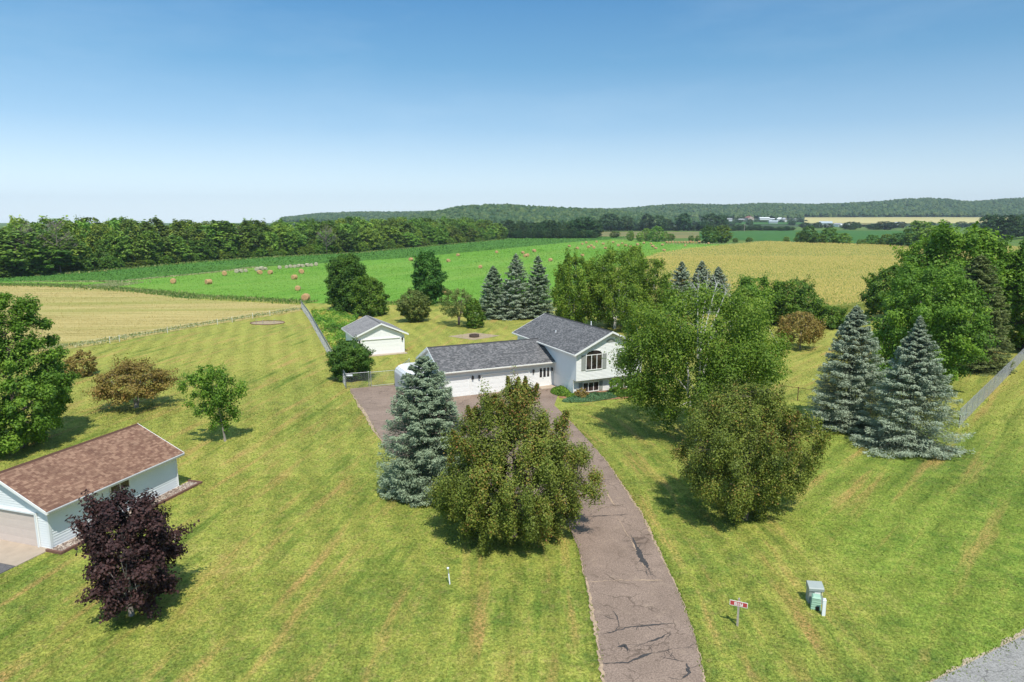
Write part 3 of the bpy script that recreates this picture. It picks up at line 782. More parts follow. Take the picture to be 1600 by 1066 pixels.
def lawn_weights(X, Y):
    dd = seg_dist(X, Y, DC); cx = np.interp(Y, [p[1] for p in DC], [p[0] for p in DC]); side = X - cx
    wr = np.clip((side - 9.5) / 4.0, 0, 1); wl = np.clip((-side - 8.0) / 4.0, 0, 1)
    far = np.clip((Y - 62) / 8, 0, 1)
    wl2 = wl * (1 - far) + far * (X < 0); wr2 = wr * (1 - far) + far * (X >= 0)
    return dd, wl2, np.clip(1 - wl2 - wr2, 0, 1), wr2
def pxs(l): return [G(*p) for p in l]
SB = [(-160, 572), (130, 543), (300, 513), (470, 486)]                     # stubble / lawn border
ST = [(474, 477), (300, 468), (170, 452), (-160, 440)]
sheet('stubble_field', pxs(SB + ST), 0.05, M['stubble'])
hay = [(-160, 446), (165, 446), (215, 452), (300, 463), (474, 474), (640, 477), (800, 478), (905, 470), (930, 440), (1025, 401), (1075, 393), (1195, 381),
       (1040, 378.5), (960, 374), (900, 378), (830, 385), (640, 403), (500, 412), (400, 418), (330, 427), (180, 441.5), (20, 440.5), (-160, 440)]
sheet('hay_field', pxs(hay), 0.05, M['hay'])
soy = [(-160, 440), (20, 440.2), (180, 441), (330, 426.5), (400, 417.5), (500, 411.5), (640, 402.5), (830, 384.6), (900, 377.6), (960, 373.6), (985, 370), (860, 371), (790, 373), (560, 395), (400, 403), (300, 410), (130, 426), (0, 433), (-160, 441 - 8)]
sheet('soybean_field', pxs(soy), 0.08, M['soy'])
sheet('fallow_field', pxs([(930, 369), (1010, 373), (1092, 372), (1092, 362.5), (935, 362.5)]), 0.1, M['far_brown'])
sheet('bean_field', pxs([(1093, 374), (1245, 378), (1420, 386), (1440, 361), (1235, 360), (1093, 362.5)]), 0.1, M['far_green'])
corn_px = [(1195, 381), (1075, 393.5), (1025, 402), (930, 441), (905, 471), (1100, 480), (1290, 492), (1420, 480), (1640, 470), (1900, 465), (1900, 395), (1640, 391), (1430, 388)]
corn_poly = pxs(corn_px)
road_a, road_b = G(1450, 1066), G(1600, 990)
rv = np.array(road_b) - np.array(road_a); rv /= np.linalg.norm(rv); rn = np.array([rv[1], -rv[0]])
Pn = lambda s, n: tuple(np.array(road_a) + rv * s + rn * n)
ribbon('gravel_shoulder', [Pn(-60, 0.05), Pn(80, 0.05)], 0.8, 0.032, M['gravel_edge'], None, 81, .06, .22)
sheet('road', [Pn(-60, 0.1), Pn(80, 0.1), Pn(80, 6.8), Pn(-60, 6.8)], 0.045, M['road'])
# ragged edges of shoulder: little gravel fans
rr_ = random.Random(3)
drive = sheet('driveway', drive_poly, 0.06, M['drive'])

Z86 = lambda x, y: G(860 + x / 2.7625, 680 + y / 2.7617)
cracks = [([(285, 350), (330, 430), (355, 470), (385, 535), (415, 590)], 0.10, 'sand'), ([(365, 470), (395, 540), (425, 580), (440, 625)], 0.25, 'tar'), ([(370, 480), (380, 520), (405, 560), (420, 620)], 0.12, 'tar'), ([(345, 430), (362, 465), (372, 500)], 0.08, 'tar'),
          ([(150, 640), (290, 630), (490, 632)], 0.13, 'sand'), ([(215, 868), (330, 835), (440, 822), (540, 818)], 0.09, 'tar'), ([(330, 935), (400, 905), (480, 880), (520, 850)], 0.10, 'tar'),
          ([(225, 990), (330, 985), (420, 950), (520, 930), (605, 922)], 0.14, 'tar'), ([(470, 960), (540, 975), (590, 985)], 0.06, 'tar'), ([(590, 990), (600, 1030), (560, 1066)], 0.35, 'tar'),
          ([(135, 212), (200, 200), (290, 192)], 0.10, 'tar'), ([(185, 130), (215, 180), (240, 195)], 0.10, 'sand'), ([(240, 245), (265, 285), (280, 310)], 0.14, 'sand'), ([(140, 320), (230, 315), (300, 312)], 0.05, 'sand'),
          ([(135, 358), (250, 352), (340, 345)], 0.08, 'tar'), ([(265, 860), (295, 830), (290, 790), (270, 765)], 0.14, 'tar'), ([(290, 920), (330, 910), (335, 940)], 0.3, 'tar'), ([(200, 250), (215, 300)], 0.05, 'sand')]
for i, (pl_, w_, mt_) in enumerate(cracks):
    ribbon('crack' if mt_ == 'tar' else 'sandy_seam', [Z86(*p) for p in pl_], w_ * 1.1, 0.066 + 0.0007 * i, M[mt_], drive, i, jag=0.03 if w_ < .2 else .05, step=.10, twig=(mt_ == 'tar'))
# crumbling tan margin along both driveway edges
ribbon('sandy_edge', [r0] + DR[:8], 0.13, 0.063, M['sand'], drive, 77, 0.06, 0.18)
ribbon('sandy_edge', [l0] + DL[:4], 0.20, 0.0635, M['sand'], drive, 78, 0.07, 0.18)
ribbon('sandy_edge', DL[8:], 0.25, 0.0637, M['sand'], drive, 79, 0.08, 0.5)
ribbon('sandy_seam', [G(575, 661), G(625, 655), G(700, 652), G(780, 648)], 0.12, 0.064, M['sand'], drive, 80)

ED_L, ED_R = DL[:5], DR[:9]
# ------------------------------------------------------------------ distant terrain: slope, yellow grain field, wooded ridges
ridge_far = [(-600, 338), (300, 346), (400, 345), (440, 341), (500, 334), (560, 331.5), (640, 331.5), (690, 330), (820, 326), (900, 327), (960, 327), (1020, 322), (1060, 319.5), (1130, 321),
             (1180, 318.5), (1260, 320), (1320, 318), (1370, 315), (1400, 312), (1440, 311), (1470, 313), (1500, 316), (1530, 314), (1560, 311.5), (1600, 310.5), (1700, 309), (1900, 312), (2600, 318)]
ridge_near = [(-600, 352), (560, 349), (640, 338), (690, 330), (720, 323.5), (770, 321), (800, 321), (830, 323.5), (900, 326.5), (940, 328), (990, 333), (1040, 341), (1090, 349), (2600, 352)]
TREEH = 13.0
def hill_z(px, d):
    yf = np.interp(px, [p[0] for p in ridge_far], [p[1] for p in ridge_far])
    yn = np.interp(px, [p[0] for p in ridge_near], [p[1] for p in ridge_near])
    zf = CAMH + (HORY - yf) * 2600 / FPX - TREEH
    zn = CAMH + (HORY - yn) * 1500 / FPX - TREEH
    wz = np.clip((np.asarray(px, dtype=float) - 700) / 250, 0, 1)
    base = 14.0 * wz * np.clip((d - 1450) / 450, 0, 1) ** 1.2
    u = np.clip((d - 1900) / 700, 0, 1); u = u * u * (3 - 2 * u)
    z1 = base * (1 - u) + np.maximum(zf, 0) * u
    v = np.clip(1 - np.abs(d - 1500) / 330, 0, 1); v = v * v * (3 - 2 * v)
    z2 = np.maximum(zn, 0) * v
    return np.maximum(z1, z2)
def polar(px, d):
    th = math.atan2(1, 1) * 0
    a = (np.asarray(px, dtype=float) - 800) / FPX
    return a * d, d * np.ones_like(a)
def terrain():
    pxv = np.arange(-600, 2601, 25.0); dv = np.concatenate([np.arange(1100, 2700, 50.0), [3000, 3600]])
    PX, D = np.meshgrid(pxv, dv)
    Z = hill_z(PX, np.minimum(D, 2600)); Z = np.where(D > 2600, Z - (D - 2600) * 0.03, Z) + 0.3
    Z = np.where(Z <= 0.31, -0.5 - (D - 1100) * DROP, Z)
    X = (PX - 800) / FPX * D
    V = np.stack([X, D, Z], -1).reshape(-1, 3); nx = len(pxv); ny = len(dv)
    F_ = []
    for j in range(ny - 1):
        for i in range(nx - 1):
            k = j * nx + i; F_.append((k, k + 1, k + 1 + nx, k + nx))
    me = bpy.data.meshes.new('hills'); me.from_pydata(V.tolist(), [], F_); me.materials.append(M['far_wood_floor'])
    me.polygons.foreach_set('use_smooth', [True] * len(me.polygons)); me.update()
    o = bpy.data.objects.new('hills', me); link(o); o['kind'] = 'structure'
M['far_wood_floor'] = plain('wood_floor', (0.045, 0.075, 0.02), 0.95, var=0.3, nscale=0.01)
terrain()
def slope_patch(name, px0, px1, d0, d1, mat, dz=0.5, top=None):
    mb = MB(); n = 24; k = 8; g = []
    for j in range(k + 1):
        row = []
        for i in range(n + 1):
            px = px0 + (px1 - px0) * i / n
            a = d0(px) if callable(d0) else d0; b = d1(px) if callable(d1) else d1
            d = a + (b - a) * j / k
            row.append(((px - 800) / FPX * d, d, float(hill_z(px, d)) + 0.3 + dz))
        g.append(row)
    for j in range(k):
        for i in range(n): mb.quad(g[j][i], g[j][i + 1], g[j + 1][i + 1], g[j + 1][i])
    o = mb.build(name, mat); o['kind'] = 'structure'
slope_patch('grain_field', 1250, 1575, 1560, 1960, M['far_yellow'])
slope_patch('meadow_slope', 1090, 1249, 1500, 1640, M['far_green'])
slope_patch('bare_field', 1330, 1352, 1452, 1540, M['far_brown'], 0.9)

# canopy of the far ridges (could not be counted: one object)
def icos(sub=1):
    t = (1 + 5 ** .5) / 2
    v = [(-1, t, 0), (1, t, 0), (-1, -t, 0), (1, -t, 0), (0, -1, t), (0, 1, t), (0, -1, -t), (0, 1, -t), (t, 0, -1), (t, 0, 1), (-t, 0, -1), (-t, 0, 1)]
    f = [(0, 11, 5), (0, 5, 1), (0, 1, 7), (0, 7, 10), (0, 10, 11), (1, 5, 9), (5, 11, 4), (11, 10, 2), (10, 7, 6), (7, 1, 8), (3, 9, 4), (3, 4, 2), (3, 2, 6), (3, 6, 8), (3, 8, 9), (4, 9, 5), (2, 4, 11), (6, 2, 10), (8, 6, 7), (9, 8, 1)]
    v = [np.array(p) / np.linalg.norm(p) for p in v]
    for _ in range(sub):
        nf = []; cache = {}
        def mid(a, b):
            k = (min(a, b), max(a, b))
            if k not in cache:
                m_ = (v[a] + v[b]) / 2; v.append(m_ / np.linalg.norm(m_)); cache[k] = len(v) - 1
            return cache[k]
        for a, b, c in f:
            x, y, z = mid(a, b), mid(b, c), mid(c, a); nf += [(a, x, z), (b, y, x), (c, z, y), (x, y, z)]
        f = nf
    return np.array(v), np.array(f)
def canopy(name, n, pxr, dr, seed, excl=None, hh=(9, 15), ww=(4.5, 8)):
    rng = np.random.default_rng(seed)
    px = rng.uniform(*pxr, n); d = np.sqrt(rng.uniform(dr[0] ** 2, dr[1] ** 2, n))
    z = hill_z(px, d)
    ok = z > 0.5 if excl is None else (~excl(px, d)) & (z > 0.3)
    px, d, z = px[ok], d[ok], z[ok]; n = len(px)
    v, f = icos(1)
    T0 = v[f]                                                   # (80,3,3)
    keep = T0[:, :, 2].mean(1) > -0.35
    f = f[keep]
    w = rng.uniform(*ww, n); h = rng.uniform(*hh, n)
    bumpy = 1 + rng.uniform(-0.30, 0.30, (n, len(v)))
    VV = v[None] * bumpy[..., None]
    VV = VV * np.stack([w, w, h * 0.55], 1)[:, None, :]
    VV = VV + np.stack([(px - 800) / FPX * d, d, z + h * 0.5], 1)[:, None, :]
    T = VV[:, f].reshape(-1, 3, 3)
    tint = np.clip(np.repeat(rng.random(n) ** 1.3, len(f)) * 0.8 + rng.random(n * len(f)) * 0.3 - 0.05, 0, 1)
    me = np_mesh(name, T, 3, M['leaf_far'], tint)
    o = bpy.data.objects.new(name, me); link(o); o['kind'] = 'stuff'
    return o
def ex_far(px, d):
    grain = (px > 1245) & (px < 1580) & (d < 1975)
    mead = (px > 1085) & (px < 1250) & (d < 1800)
    return grain | mead | (d < 1760)
o = canopy('wooded_ridge', 17000, (380, 1950), (1760, 2750), 5, ex_far)
tag(o, 'long hazy wooded ridge along the skyline beyond the far fields', 'woodland')
o = canopy('wooded_hill', 3600, (600, 1085), (1180, 1560), 6, None)
tag(o, 'nearer wooded hill at the centre of the skyline', 'woodland')

# ------------------------------------------------------------------ corn field: canopy slab with leaves and tassels in rows
def inside(X, Y, poly):
    c = np.zeros(X.shape, bool); n = len(poly)
    for i in range(n):
        x1, y1 = poly[i]; x2, y2 = poly[(i + 1) % n]
        cond = ((y1 > Y) != (y2 > Y)) & (X < (x2 - x1) * (Y - y1) / (y2 - y1 + 1e-12) + x1)
        c ^= cond
    return c
def corn():
    rng = np.random.default_rng(11)
    mb = MB(); zt = 1.55
    a = sum(corn_poly[i][0] * corn_poly[(i + 1) % len(corn_poly)][1] - corn_poly[(i + 1) % len(corn_poly)][0] * corn_poly[i][1] for i in range(len(corn_poly)))
    P = corn_poly if a > 0 else corn_poly[::-1]
    mb.poly([(p[0], p[1], zt) for p in P])
    for i in range(len(P)):
        q = P[(i + 1) % len(P)]; mb.quad((P[i][0], P[i][1], 0), (q[0], q[1], 0), (q[0], q[1], zt), (P[i][0], P[i][1], zt))
    fl = mb.build('corn_field', M['corn_floor']); fl['kind'] = 'stuff'; tag(fl, 'ripening corn field beyond the yard with pale tassels', 'corn field')
    th = rad(82); dr_ = np.array([math.sin(th), math.cos(th)]); pr_ = np.array([math.cos(th), -math.sin(th)])
    pos = []
    xs = [p[0] for p in P]; ys = [p[1] for p in P]
    for band, (lo, hi, rowsp, sp) in enumerate([(120, 190, 0.76, 0.38), (190, 300, 0.95, 0.62), (300, 480, 1.5, 1.2)]):
        A = np.arange(-600, 600, rowsp); B = np.arange(-100, 700, sp)
        AA, BB = np.meshgrid(A, B); AA = AA + rng.normal(size=AA.shape) * 0.06; BB = BB + rng.uniform(-.5, .5, AA.shape) * sp
        X = AA * pr_[0] + BB * dr_[0]; Y = AA * pr_[1] + BB * dr_[1]
        k = (Y > lo) & (Y <= hi) & (X < 0.78 * Y + 6) & (X > 0)
        X, Y = X[k], Y[k]; k = inside(X, Y, P); pos.append(np.stack([X[k], Y[k]], 1))
    pos = np.vstack(pos); n = len(pos); print('corn', n)
    h = rng.uniform(1.85, 2.35, n) + 0.12 * np.sin(pos[:, 0] * 0.09) * np.sin(pos[:, 1] * 0.07)
    az = rng.uniform(0, 2 * np.pi, n)
    sc = 1 + np.clip((pos[:, 1] - 190) / 200, 0, 1.2)
    T = []; tn = []
    for q in range(2):
        a2 = az + q * 1.9
        ax = np.stack([np.cos(a2) * 0.7, np.sin(a2) * 0.7, np.full(n, 0.5)], 1)
        nn = np.stack([-np.sin(a2) * 0.3, -np.cos(a2) * 0.5, np.full(n, 0.8)], 1)
        p3 = np.stack([pos[:, 0] + np.cos(a2) * 0.2, pos[:, 1] + np.sin(a2) * 0.2, h - 0.45], 1)
        T.append(leaves(p3, nn, 0.75 * sc, 0.13 * sc, rng, axis=ax)); tn.append(rng.random(n) * 0.6)
    p3 = np.stack([pos[:, 0], pos[:, 1], h - 0.08], 1)
    ax = np.stack([rng.normal(size=n) * .25, rng.normal(size=n) * .25, np.ones(n)], 1)
    nn = np.stack([rng.normal(size=n) * .6, -np.ones(n), np.full(n, 0.2)], 1)
    T.append(leaves(p3, nn, 0.5, 0.16 * sc, rng, axis=ax)); tn.append(0.65 + rng.random(n) * 0.35)
    me = np_mesh('corn_plants', np.vstack(T), 4, M['corn'], np.concatenate(tn))
    o = bpy.data.objects.new('corn_plants', me); link(o); o['kind'] = 'stuff'
    tag(o, 'rows of yellow tasselled corn plants standing in the field', 'corn')
corn()

# ------------------------------------------------------------------ ground cover made of blades (nobody could count it)
def blades(name, pos, h, w, mat, label, seed=0, cat='grass', tint=None, lean=0.35):
    rng = np.random.default_rng(seed); n = len(pos)
    h = h * rng.uniform(0.5, 1.3, n); az = rng.uniform(0, 2 * np.pi, n)
    ax = np.stack([rng.normal(size=n) * lean, rng.normal(size=n) * lean, np.ones(n)], 1)
    nn = np.stack([np.cos(az), np.sin(az), rng.uniform(0, .4, n)], 1)
    p = np.stack([pos[:, 0], pos[:, 1], h * 0.45], 1)
    V = leaves(p, nn, h, w * rng.uniform(.6, 1.4, n), rng, axis=ax)
    t = rng.random(n) if tint is None else np.clip(tint + rng.normal(size=n) * .15, 0, 1)
    me = np_mesh(name, V, 4, M[mat], t)
    o = bpy.data.objects.new(name, me); link(o); o['kind'] = 'stuff'; tag(o, label, cat)
    return o
def along(pl_, per_m, width, seed):
    rng = np.random.default_rng(seed); out = []
    for a, b in zip(pl_[:-1], pl_[1:]):
        a = np.array(a); b = np.array(b); L = np.linalg.norm(b - a); n = int(L * per_m)
        t = rng.random(n)[:, None]; nr = np.array([-(b - a)[1], (b - a)[0]]) / L
        out.append(a + (b - a) * t + nr * rng.normal(size=(n, 1)) * width / 2)
    return np.vstack(out)
blades('tall_weeds', along(pxs([(-160, 442), (120, 448), (230, 456), (300, 464), (400, 469), (486, 474)]), 60, 3.2, 1), 0.55, 0.30, 'weeds', 'strip of tall pale weeds between stubble and hay field', 1, 'weeds')
blades('tall_weeds', along(pxs([(150, 446), (195, 447)]), 200, 8, 1), 0.5, 0.3, 'weeds_pale', 'patch of dry straw-coloured grass beside the hay field', 2, 'weeds')
blades('dry_grass', along(pxs([(-160, 568), (130, 539), (300, 510), (470, 483)]), 45, 1.6, 3), 0.35, 0.25, 'weeds_pale', 'dry pale grass margin along the stubble field edge', 3, 'grass')
blades('field_margin', along(pxs([(20, 440.5), (180, 441), (330, 427), (400, 418)]), 25, 1.2, 4), 0.5, 0.35, 'weeds_pale', 'thin pale grass strip between soybeans and hay', 4, 'grass')
blades('field_margin', along(pxs([(1035, 382), (1190, 381.5), (1430, 388.5)]), 14, 5.0, 5), 0.9, 0.6, 'weeds_pale', 'pale grass strip at the far edge of the corn', 5, 'grass')
blades('field_margin', along(pxs([(880, 480), (560, 474)]), 30, 3, 6), 0.45, 0.35, 'weeds', 'weedy strip between the hay field and the back yard', 6, 'grass')
blades('field_margin', along(pxs([(0, 434), (130, 427), (300, 411), (400, 404), (560, 396), (790, 374)]), 14, 3, 7), 0.8, 0.6, 'weeds', 'grass edge below the wood', 7, 'grass')

blades('edge_grass', np.vstack([along([l0] + ED_L, 26, .16, 31), along([r0] + ED_R, 26, .16, 32), along(DL[8:], 20, .2, 33)]), 0.13, 0.05, 'grass_blades', 'ragged grass growing over both driveway edges', 34)
blades('edge_grass', along([Pn(-30, .05), Pn(40, .05)], 60, .45, 35), 0.12, 0.05, 'grass_blades', 'ragged grass at the edge of the grey road', 36)
# turf: short blades over the near lawn, coloured by the same mowing pattern as the soil sheet under them
def turf():
    rng = np.random.default_rng(90)
    P = []
    for lo, hi, dens in ((22, 34, 260), (34, 48, 130), (48, 66, 62), (66, 84, 32), (84, 104, 16), (104, 126, 8)):
        w = 0.80 * hi + 8; n = int((hi - lo) * 2 * w * dens)
        Y = rng.uniform(lo, hi, n); X = rng.uniform(-w, w, n); k = np.abs(X) < 0.80 * Y + 4; P.append(np.stack([X[k], Y[k]], 1))
    P = np.vstack(P); X, Y = P[:, 0], P[:, 1]
    bad = inside(X, Y, drive_poly)
    rp = [Pn(-60, 0.15 - 0.45), Pn(80, 0.15 - 0.45), Pn(80, 6.8), Pn(-60, 6.8)]
    bad |= inside(X, Y, rp) & (rng.random(len(X)) < .93)
    sa, ca = math.sin(rad(-17.4)), math.cos(rad(-17.4)); dx, dy = X + 26.66, Y - 36.74
    lx_, ly_ = dx * ca + dy * sa, -dx * sa + dy * ca
    bad |= (lx_ > -7.2) & (lx_ < 1.15) & (ly_ > -.35) & (ly_ < 10.7)
    bad |= (lx_ > -6.6) & (lx_ < .02) & (ly_ > -26) & (ly_ <= .0)
    sa, ca = math.sin(HA), math.cos(HA); dx, dy = X - HO[0], Y - HO[1]; lx_, ly_ = dx * ca + dy * sa, -dx * sa + dy * ca
    bad |= (lx_ > -17) & (lx_ < 8.6) & (ly_ > -3.6) & (ly_ < 15)
    bad |= inside(X, Y, pxs(SB + ST)) | inside(X, Y, pxs(hay)) | inside(X, Y, corn_poly)
    X, Y = X[~bad], Y[~bad]; n = len(X); print('turf', n)
    sc = 1 + np.clip((Y - 30) / 42, 0, 0.9)
    h = 0.075 * sc * rng.uniform(.5, 1.4, n); az = rng.uniform(0, 2 * np.pi, n)
    ax = np.stack([np.cos(az), np.sin(az), rng.uniform(.15, .9, n)], 1)
    nn = np.stack([-np.sin(az) * .35, -np.cos(az) * .2, np.full(n, .9)], 1) + rng.normal(size=(n, 3)) * .28
    V = leaves(np.stack([X, Y, .02 + h * .30], 1), nn, h, .035 * sc * rng.uniform(.7, 1.5, n), rng, axis=ax)
    me = np_mesh('lawn_turf', V, 4, M['lawn'], rng.random(n))
    dd, wl, wm, wr = lawn_weights(X, Y)
    for nme, arr in (('w_left', wl), ('w_mid', wm), ('w_right', wr), ('drive_dist', dd)):
        a = me.attributes.new(nme, 'FLOAT', 'FACE'); a.data.foreach_set('value', arr.astype(np.float32))
    o = bpy.data.objects.new('lawn_turf', me); link(o); o['kind'] = 'stuff'; tag(o, 'short mown grass blades covering the near lawn', 'grass')
turf()

def field_blades(name, poly, mat, bands, h, w, label, seed, up=.6):
    rng = np.random.default_rng(seed); P = []
    for lo, hi, dens in bands:
        wd = .85 * hi + 10; n = int((hi - lo) * 2 * wd * dens); Y = rng.uniform(lo, hi, n); X = rng.uniform(-wd, wd, n)
        k = np.abs(X) < .82 * Y + 6; X, Y = X[k], Y[k]; k = inside(X, Y, poly); P.append(np.stack([X[k], Y[k], 1 + np.clip((Y[k] - 120) / 120, 0, 2.5)], 1))
    P = np.vstack(P); n = len(P); print(name, n)
    hh = h * P[:, 2] * rng.uniform(.4, 1.5, n); az = rng.uniform(0, 6.28, n)
    ax = np.stack([np.cos(az), np.sin(az), rng.uniform(.2, 1.2, n)], 1); nn = rng.normal(size=(n, 3)) * .35 + np.array([0, -.15, up])
    me = np_mesh(name, leaves(np.stack([P[:, 0], P[:, 1], .07 + hh * .35], 1), nn, hh, w * P[:, 2] * rng.uniform(.6, 1.5, n), rng, axis=ax), 4, M[mat], rng.random(n))
    o = bpy.data.objects.new(name, me); link(o); o['kind'] = 'stuff'; tag(o, label, 'crop')
field_blades('meadow_plants', pxs(hay), 'hay', [(130, 180, 9), (180, 260, 5), (260, 400, 2), (400, 620, .7)], .13, .10, 'low green regrowth covering the hay meadow', 91)
field_blades('soybean_plants', pxs(soy), 'soy', [(180, 260, 5), (260, 420, 2.2), (420, 720, .8)], .20, .16, 'dense soybean plants in the dark green strip', 92)
field_blades('stubble_stalks', pxs(SB + ST), 'stubble', [(80, 130, 12), (130, 220, 5)], .16, .07, 'short cut stubble and straw in the tan field', 93, .5)

# ================================================================== BUILDINGS
def lap_wall(mb, p0, ds, nrm, poly, course=0.15, proud=0.03):
    """siding boards: p0 (x,y) origin, ds unit dir along wall, nrm outward, poly convex [(s,z)]"""
    zs_ = [p[1] for p in poly]; z = min(zs_); zt = max(zs_)
    def rng_at(zz):
        xs = []
        for i in range(len(poly)):
            a, b = poly[i], poly[(i + 1) % len(poly)]
            if (a[1] - zz) * (b[1] - zz) <= 0 and a[1] != b[1]:
                t = (zz - a[1]) / (b[1] - a[1]); xs.append(a[0] + (b[0] - a[0]) * t)
            elif a[1] == b[1] == zz: xs += [a[0], b[0]]
        return (min(xs), max(xs)) if xs else None
    def P(s, zz, o): return (p0[0] + ds[0] * s + nrm[0] * o, p0[1] + ds[1] * s + nrm[1] * o, zz)
    while z < zt - 1e-4:
        z2 = min(z + course, zt)
        e = 1e-5
        A = rng_at(z + e); B = rng_at(z2 - e)
        if A and B:
            mb.quad(P(A[0], z, proud), P(A[1], z, proud), P(B[1], z2, 0.004), P(B[0], z2, 0.004))
            mb.quad(P(A[0], z, 0.004), P(A[1], z, 0.004), P(A[1], z, proud), P(A[0], z, proud))
        z = z2
def slab_roof(mb, x0, x1, ye, yr, ze, zr, th=0.16, mi=0):
    """roof plane from eave line y=ye z=ze to ridge y=yr z=zr spanning x0..x1, with uv"""
    sl_ = math.hypot(yr - ye, zr - ze)
    up = 1 if yr > ye else -1
    a, b, c, d = (x0, ye, ze), (x1, ye, ze), (x1, yr, zr), (x0, yr, zr)
    uv = [(x0, 0), (x1, 0), (x1, sl_), (x0, sl_)]
    if up > 0: mb.quad(a, b, c, d, uv=uv)
    else: mb.quad(b, a, d, c, uv=[uv[1], uv[0], uv[3], uv[2]])
def gable_roof(root, name, x0, x1, y0, y1, ze, zr, axis, mat, trim, parent_name='roof', fascia_h=0.2):
    """axis 'x': ridge runs along x at mid y; axis 'y': ridge runs along y at mid x. Returns roof object"""
    mb = MB()
    T = 0.14
    if axis == 'x':
        ym = (y0 + y1) / 2
        f = lambda p: p
    else:
        ym = (x0 + x1) / 2
    def add(A0, A1, e0, e1):
        m = (e0 + e1) / 2; sl_ = math.hypot(m - e0, zr - ze)
        def Q(al, ac, z): return (al, ac, z) if axis == 'x' else (ac, al, z)
        fl = axis == 'y'
        for (e, sgn) in ((e0, 1), (e1, -1)):
            pts = [Q(A0, e, ze), Q(A1, e, ze), Q(A1, m, zr), Q(A0, m, zr)]
            uv = [(A0, 0), (A1, 0), (A1, sl_), (A0, sl_)]
            und = [Q(A0, e, ze - T), Q(A1, e, ze - T), Q(A1, m, zr - T), Q(A0, m, zr - T)]
            if (sgn < 0) != fl: pts = pts[::-1]; uv = uv[::-1]; und = und
            else: und = und[::-1]
            mb.quad(*pts, uv=uv); mb.quad(*und, uv=[(0, 0)] * 4, mi=1)
    if axis == 'x': add(x0, x1, y0, y1)
    else: add(y0, y1, x0, x1)
    o = mb.build('roof', [mat, trim], root)
    # fascia along eaves and rakes
    fb = MB(); t = 0.03; h = fascia_h
    if axis == 'x':
        m = (y0 + y1) / 2
        for y, s in ((y0, -1), (y1, 1)): fb.box(x0, x1, min(y, y + s * t), max(y, y + s * t), ze - h, ze - 0.012)
        for x, s in ((x0, -1), (x1, 1)):
            for (ya, yb) in ((y0, m), (m, y1)):
                za = ze if ya != m else zr; zb2 = zr if yb == m else ze
                pts = [(ya, za - h), (yb, zb2 - h), (yb, zb2 + 0.02), (ya, za + 0.02)]
                fb.prism(pts, 'x', min(x, x + s * t), max(x, x + s * t))
    else:
        m = (x0 + x1) / 2
        for x, s in ((x0, -1), (x1, 1)): fb.box(min(x, x + s * t), max(x, x + s * t), y0, y1, ze - h, ze - 0.012)
        for y, s in ((y0, -1), (y1, 1)):
            for (xa, xb) in ((x0, m), (m, x1)):
                za = ze if xa != m else zr; zb2 = zr if xb == m else ze
                pts = [(xa, za - h), (xb, zb2 - h), (xb, zb2 + 0.02), (xa, za + 0.02)]
                fb.prism(pts, 'y', min(y, y + s * t), max(y, y + s * t))
    fb.build('fascia', trim, root)
    # ridge cap
    rc = MB()
    if axis == 'x': rc.prism([((y0 + y1) / 2 - 0.16, zr - 0.07), ((y0 + y1) / 2, zr - 0.002), ((y0 + y1) / 2 + 0.16, zr - 0.07), ((y0 + y1) / 2, zr + 0.025)], 'x', x0 + .01, x1 - .01)
    else: rc.prism([((x0 + x1) / 2 - 0.16, zr - 0.07), ((x0 + x1) / 2, zr + 0.025), ((x0 + x1) / 2 + 0.16, zr - 0.07), ((x0 + x1) / 2, zr - 0.002)], 'y', y0 + .01, y1 - .01)
    rc.build('ridge_cap', mat, o)
    return o
def gutter(root, x0, x1, y, z, mat, s=-1, nm='gutter'):
    g = MB(); g.box(x0, x1, min(y, y + s * .11), max(y, y + s * .11), z - 0.13, z - 0.03); return g.build(nm, mat, root)
def front_panel_door(root, nm, x0, x1, z1, y, mat, rows=4, cols=4, frame_mat=None, label=None, recess=0.04):
    """sectional garage door with raised panels facing -y"""
    g = MB(); H_ = z1 / rows
    for r in range(rows):
        g.box(x0, x1, y - 0.03, y + 0.02, r * H_ + 0.004, (r + 1) * H_ - 0.004)
        for c in range(cols):
            w = (x1 - x0) / cols
            g.box(x0 + c * w + 0.12, x0 + (c + 1) * w - 0.12, y - 0.036, y - 0.0301, r * H_ + 0.12, (r + 1) * H_ - 0.11)
    d = g.build(nm, mat, root)
    if label: d['label'] = label
    f = MB(); fw = 0.10
    f.box(x0 - fw, x0 - 0.002, y - 0.11, y + 0.02, 0.0, z1 + fw); f.box(x1 + 0.002, x1 + fw, y - 0.11, y + 0.02, 0.0, z1 + fw)
    f.box(x0 - 0.002, x1 + 0.002, y - 0.15, y + 0.02, z1 + 0.002, z1 + fw)
    f.build('frame', frame_mat or M['trim'], d)
    return d
def lantern(root, x, y, z):
    g = MB(); g.box(x - .05, x + .05, y - .03, y, z - .12, z + .12); g.box(x - .08, x + .08, y - .22, y - .05, z - .10, z + .14)
    g.prism([(x - .11, z + .14), (x + .11, z + .14), (x, z + .26)], 'y', y - .24, y - .03)
    g.box(x - .02, x + .02, y - .05, y - .03, z, z + .04); g.box(x - .045, x + .045, y - .18, y - .09, z - .17, z - .10)
    g.build('lantern', M['dark_metal'], root)
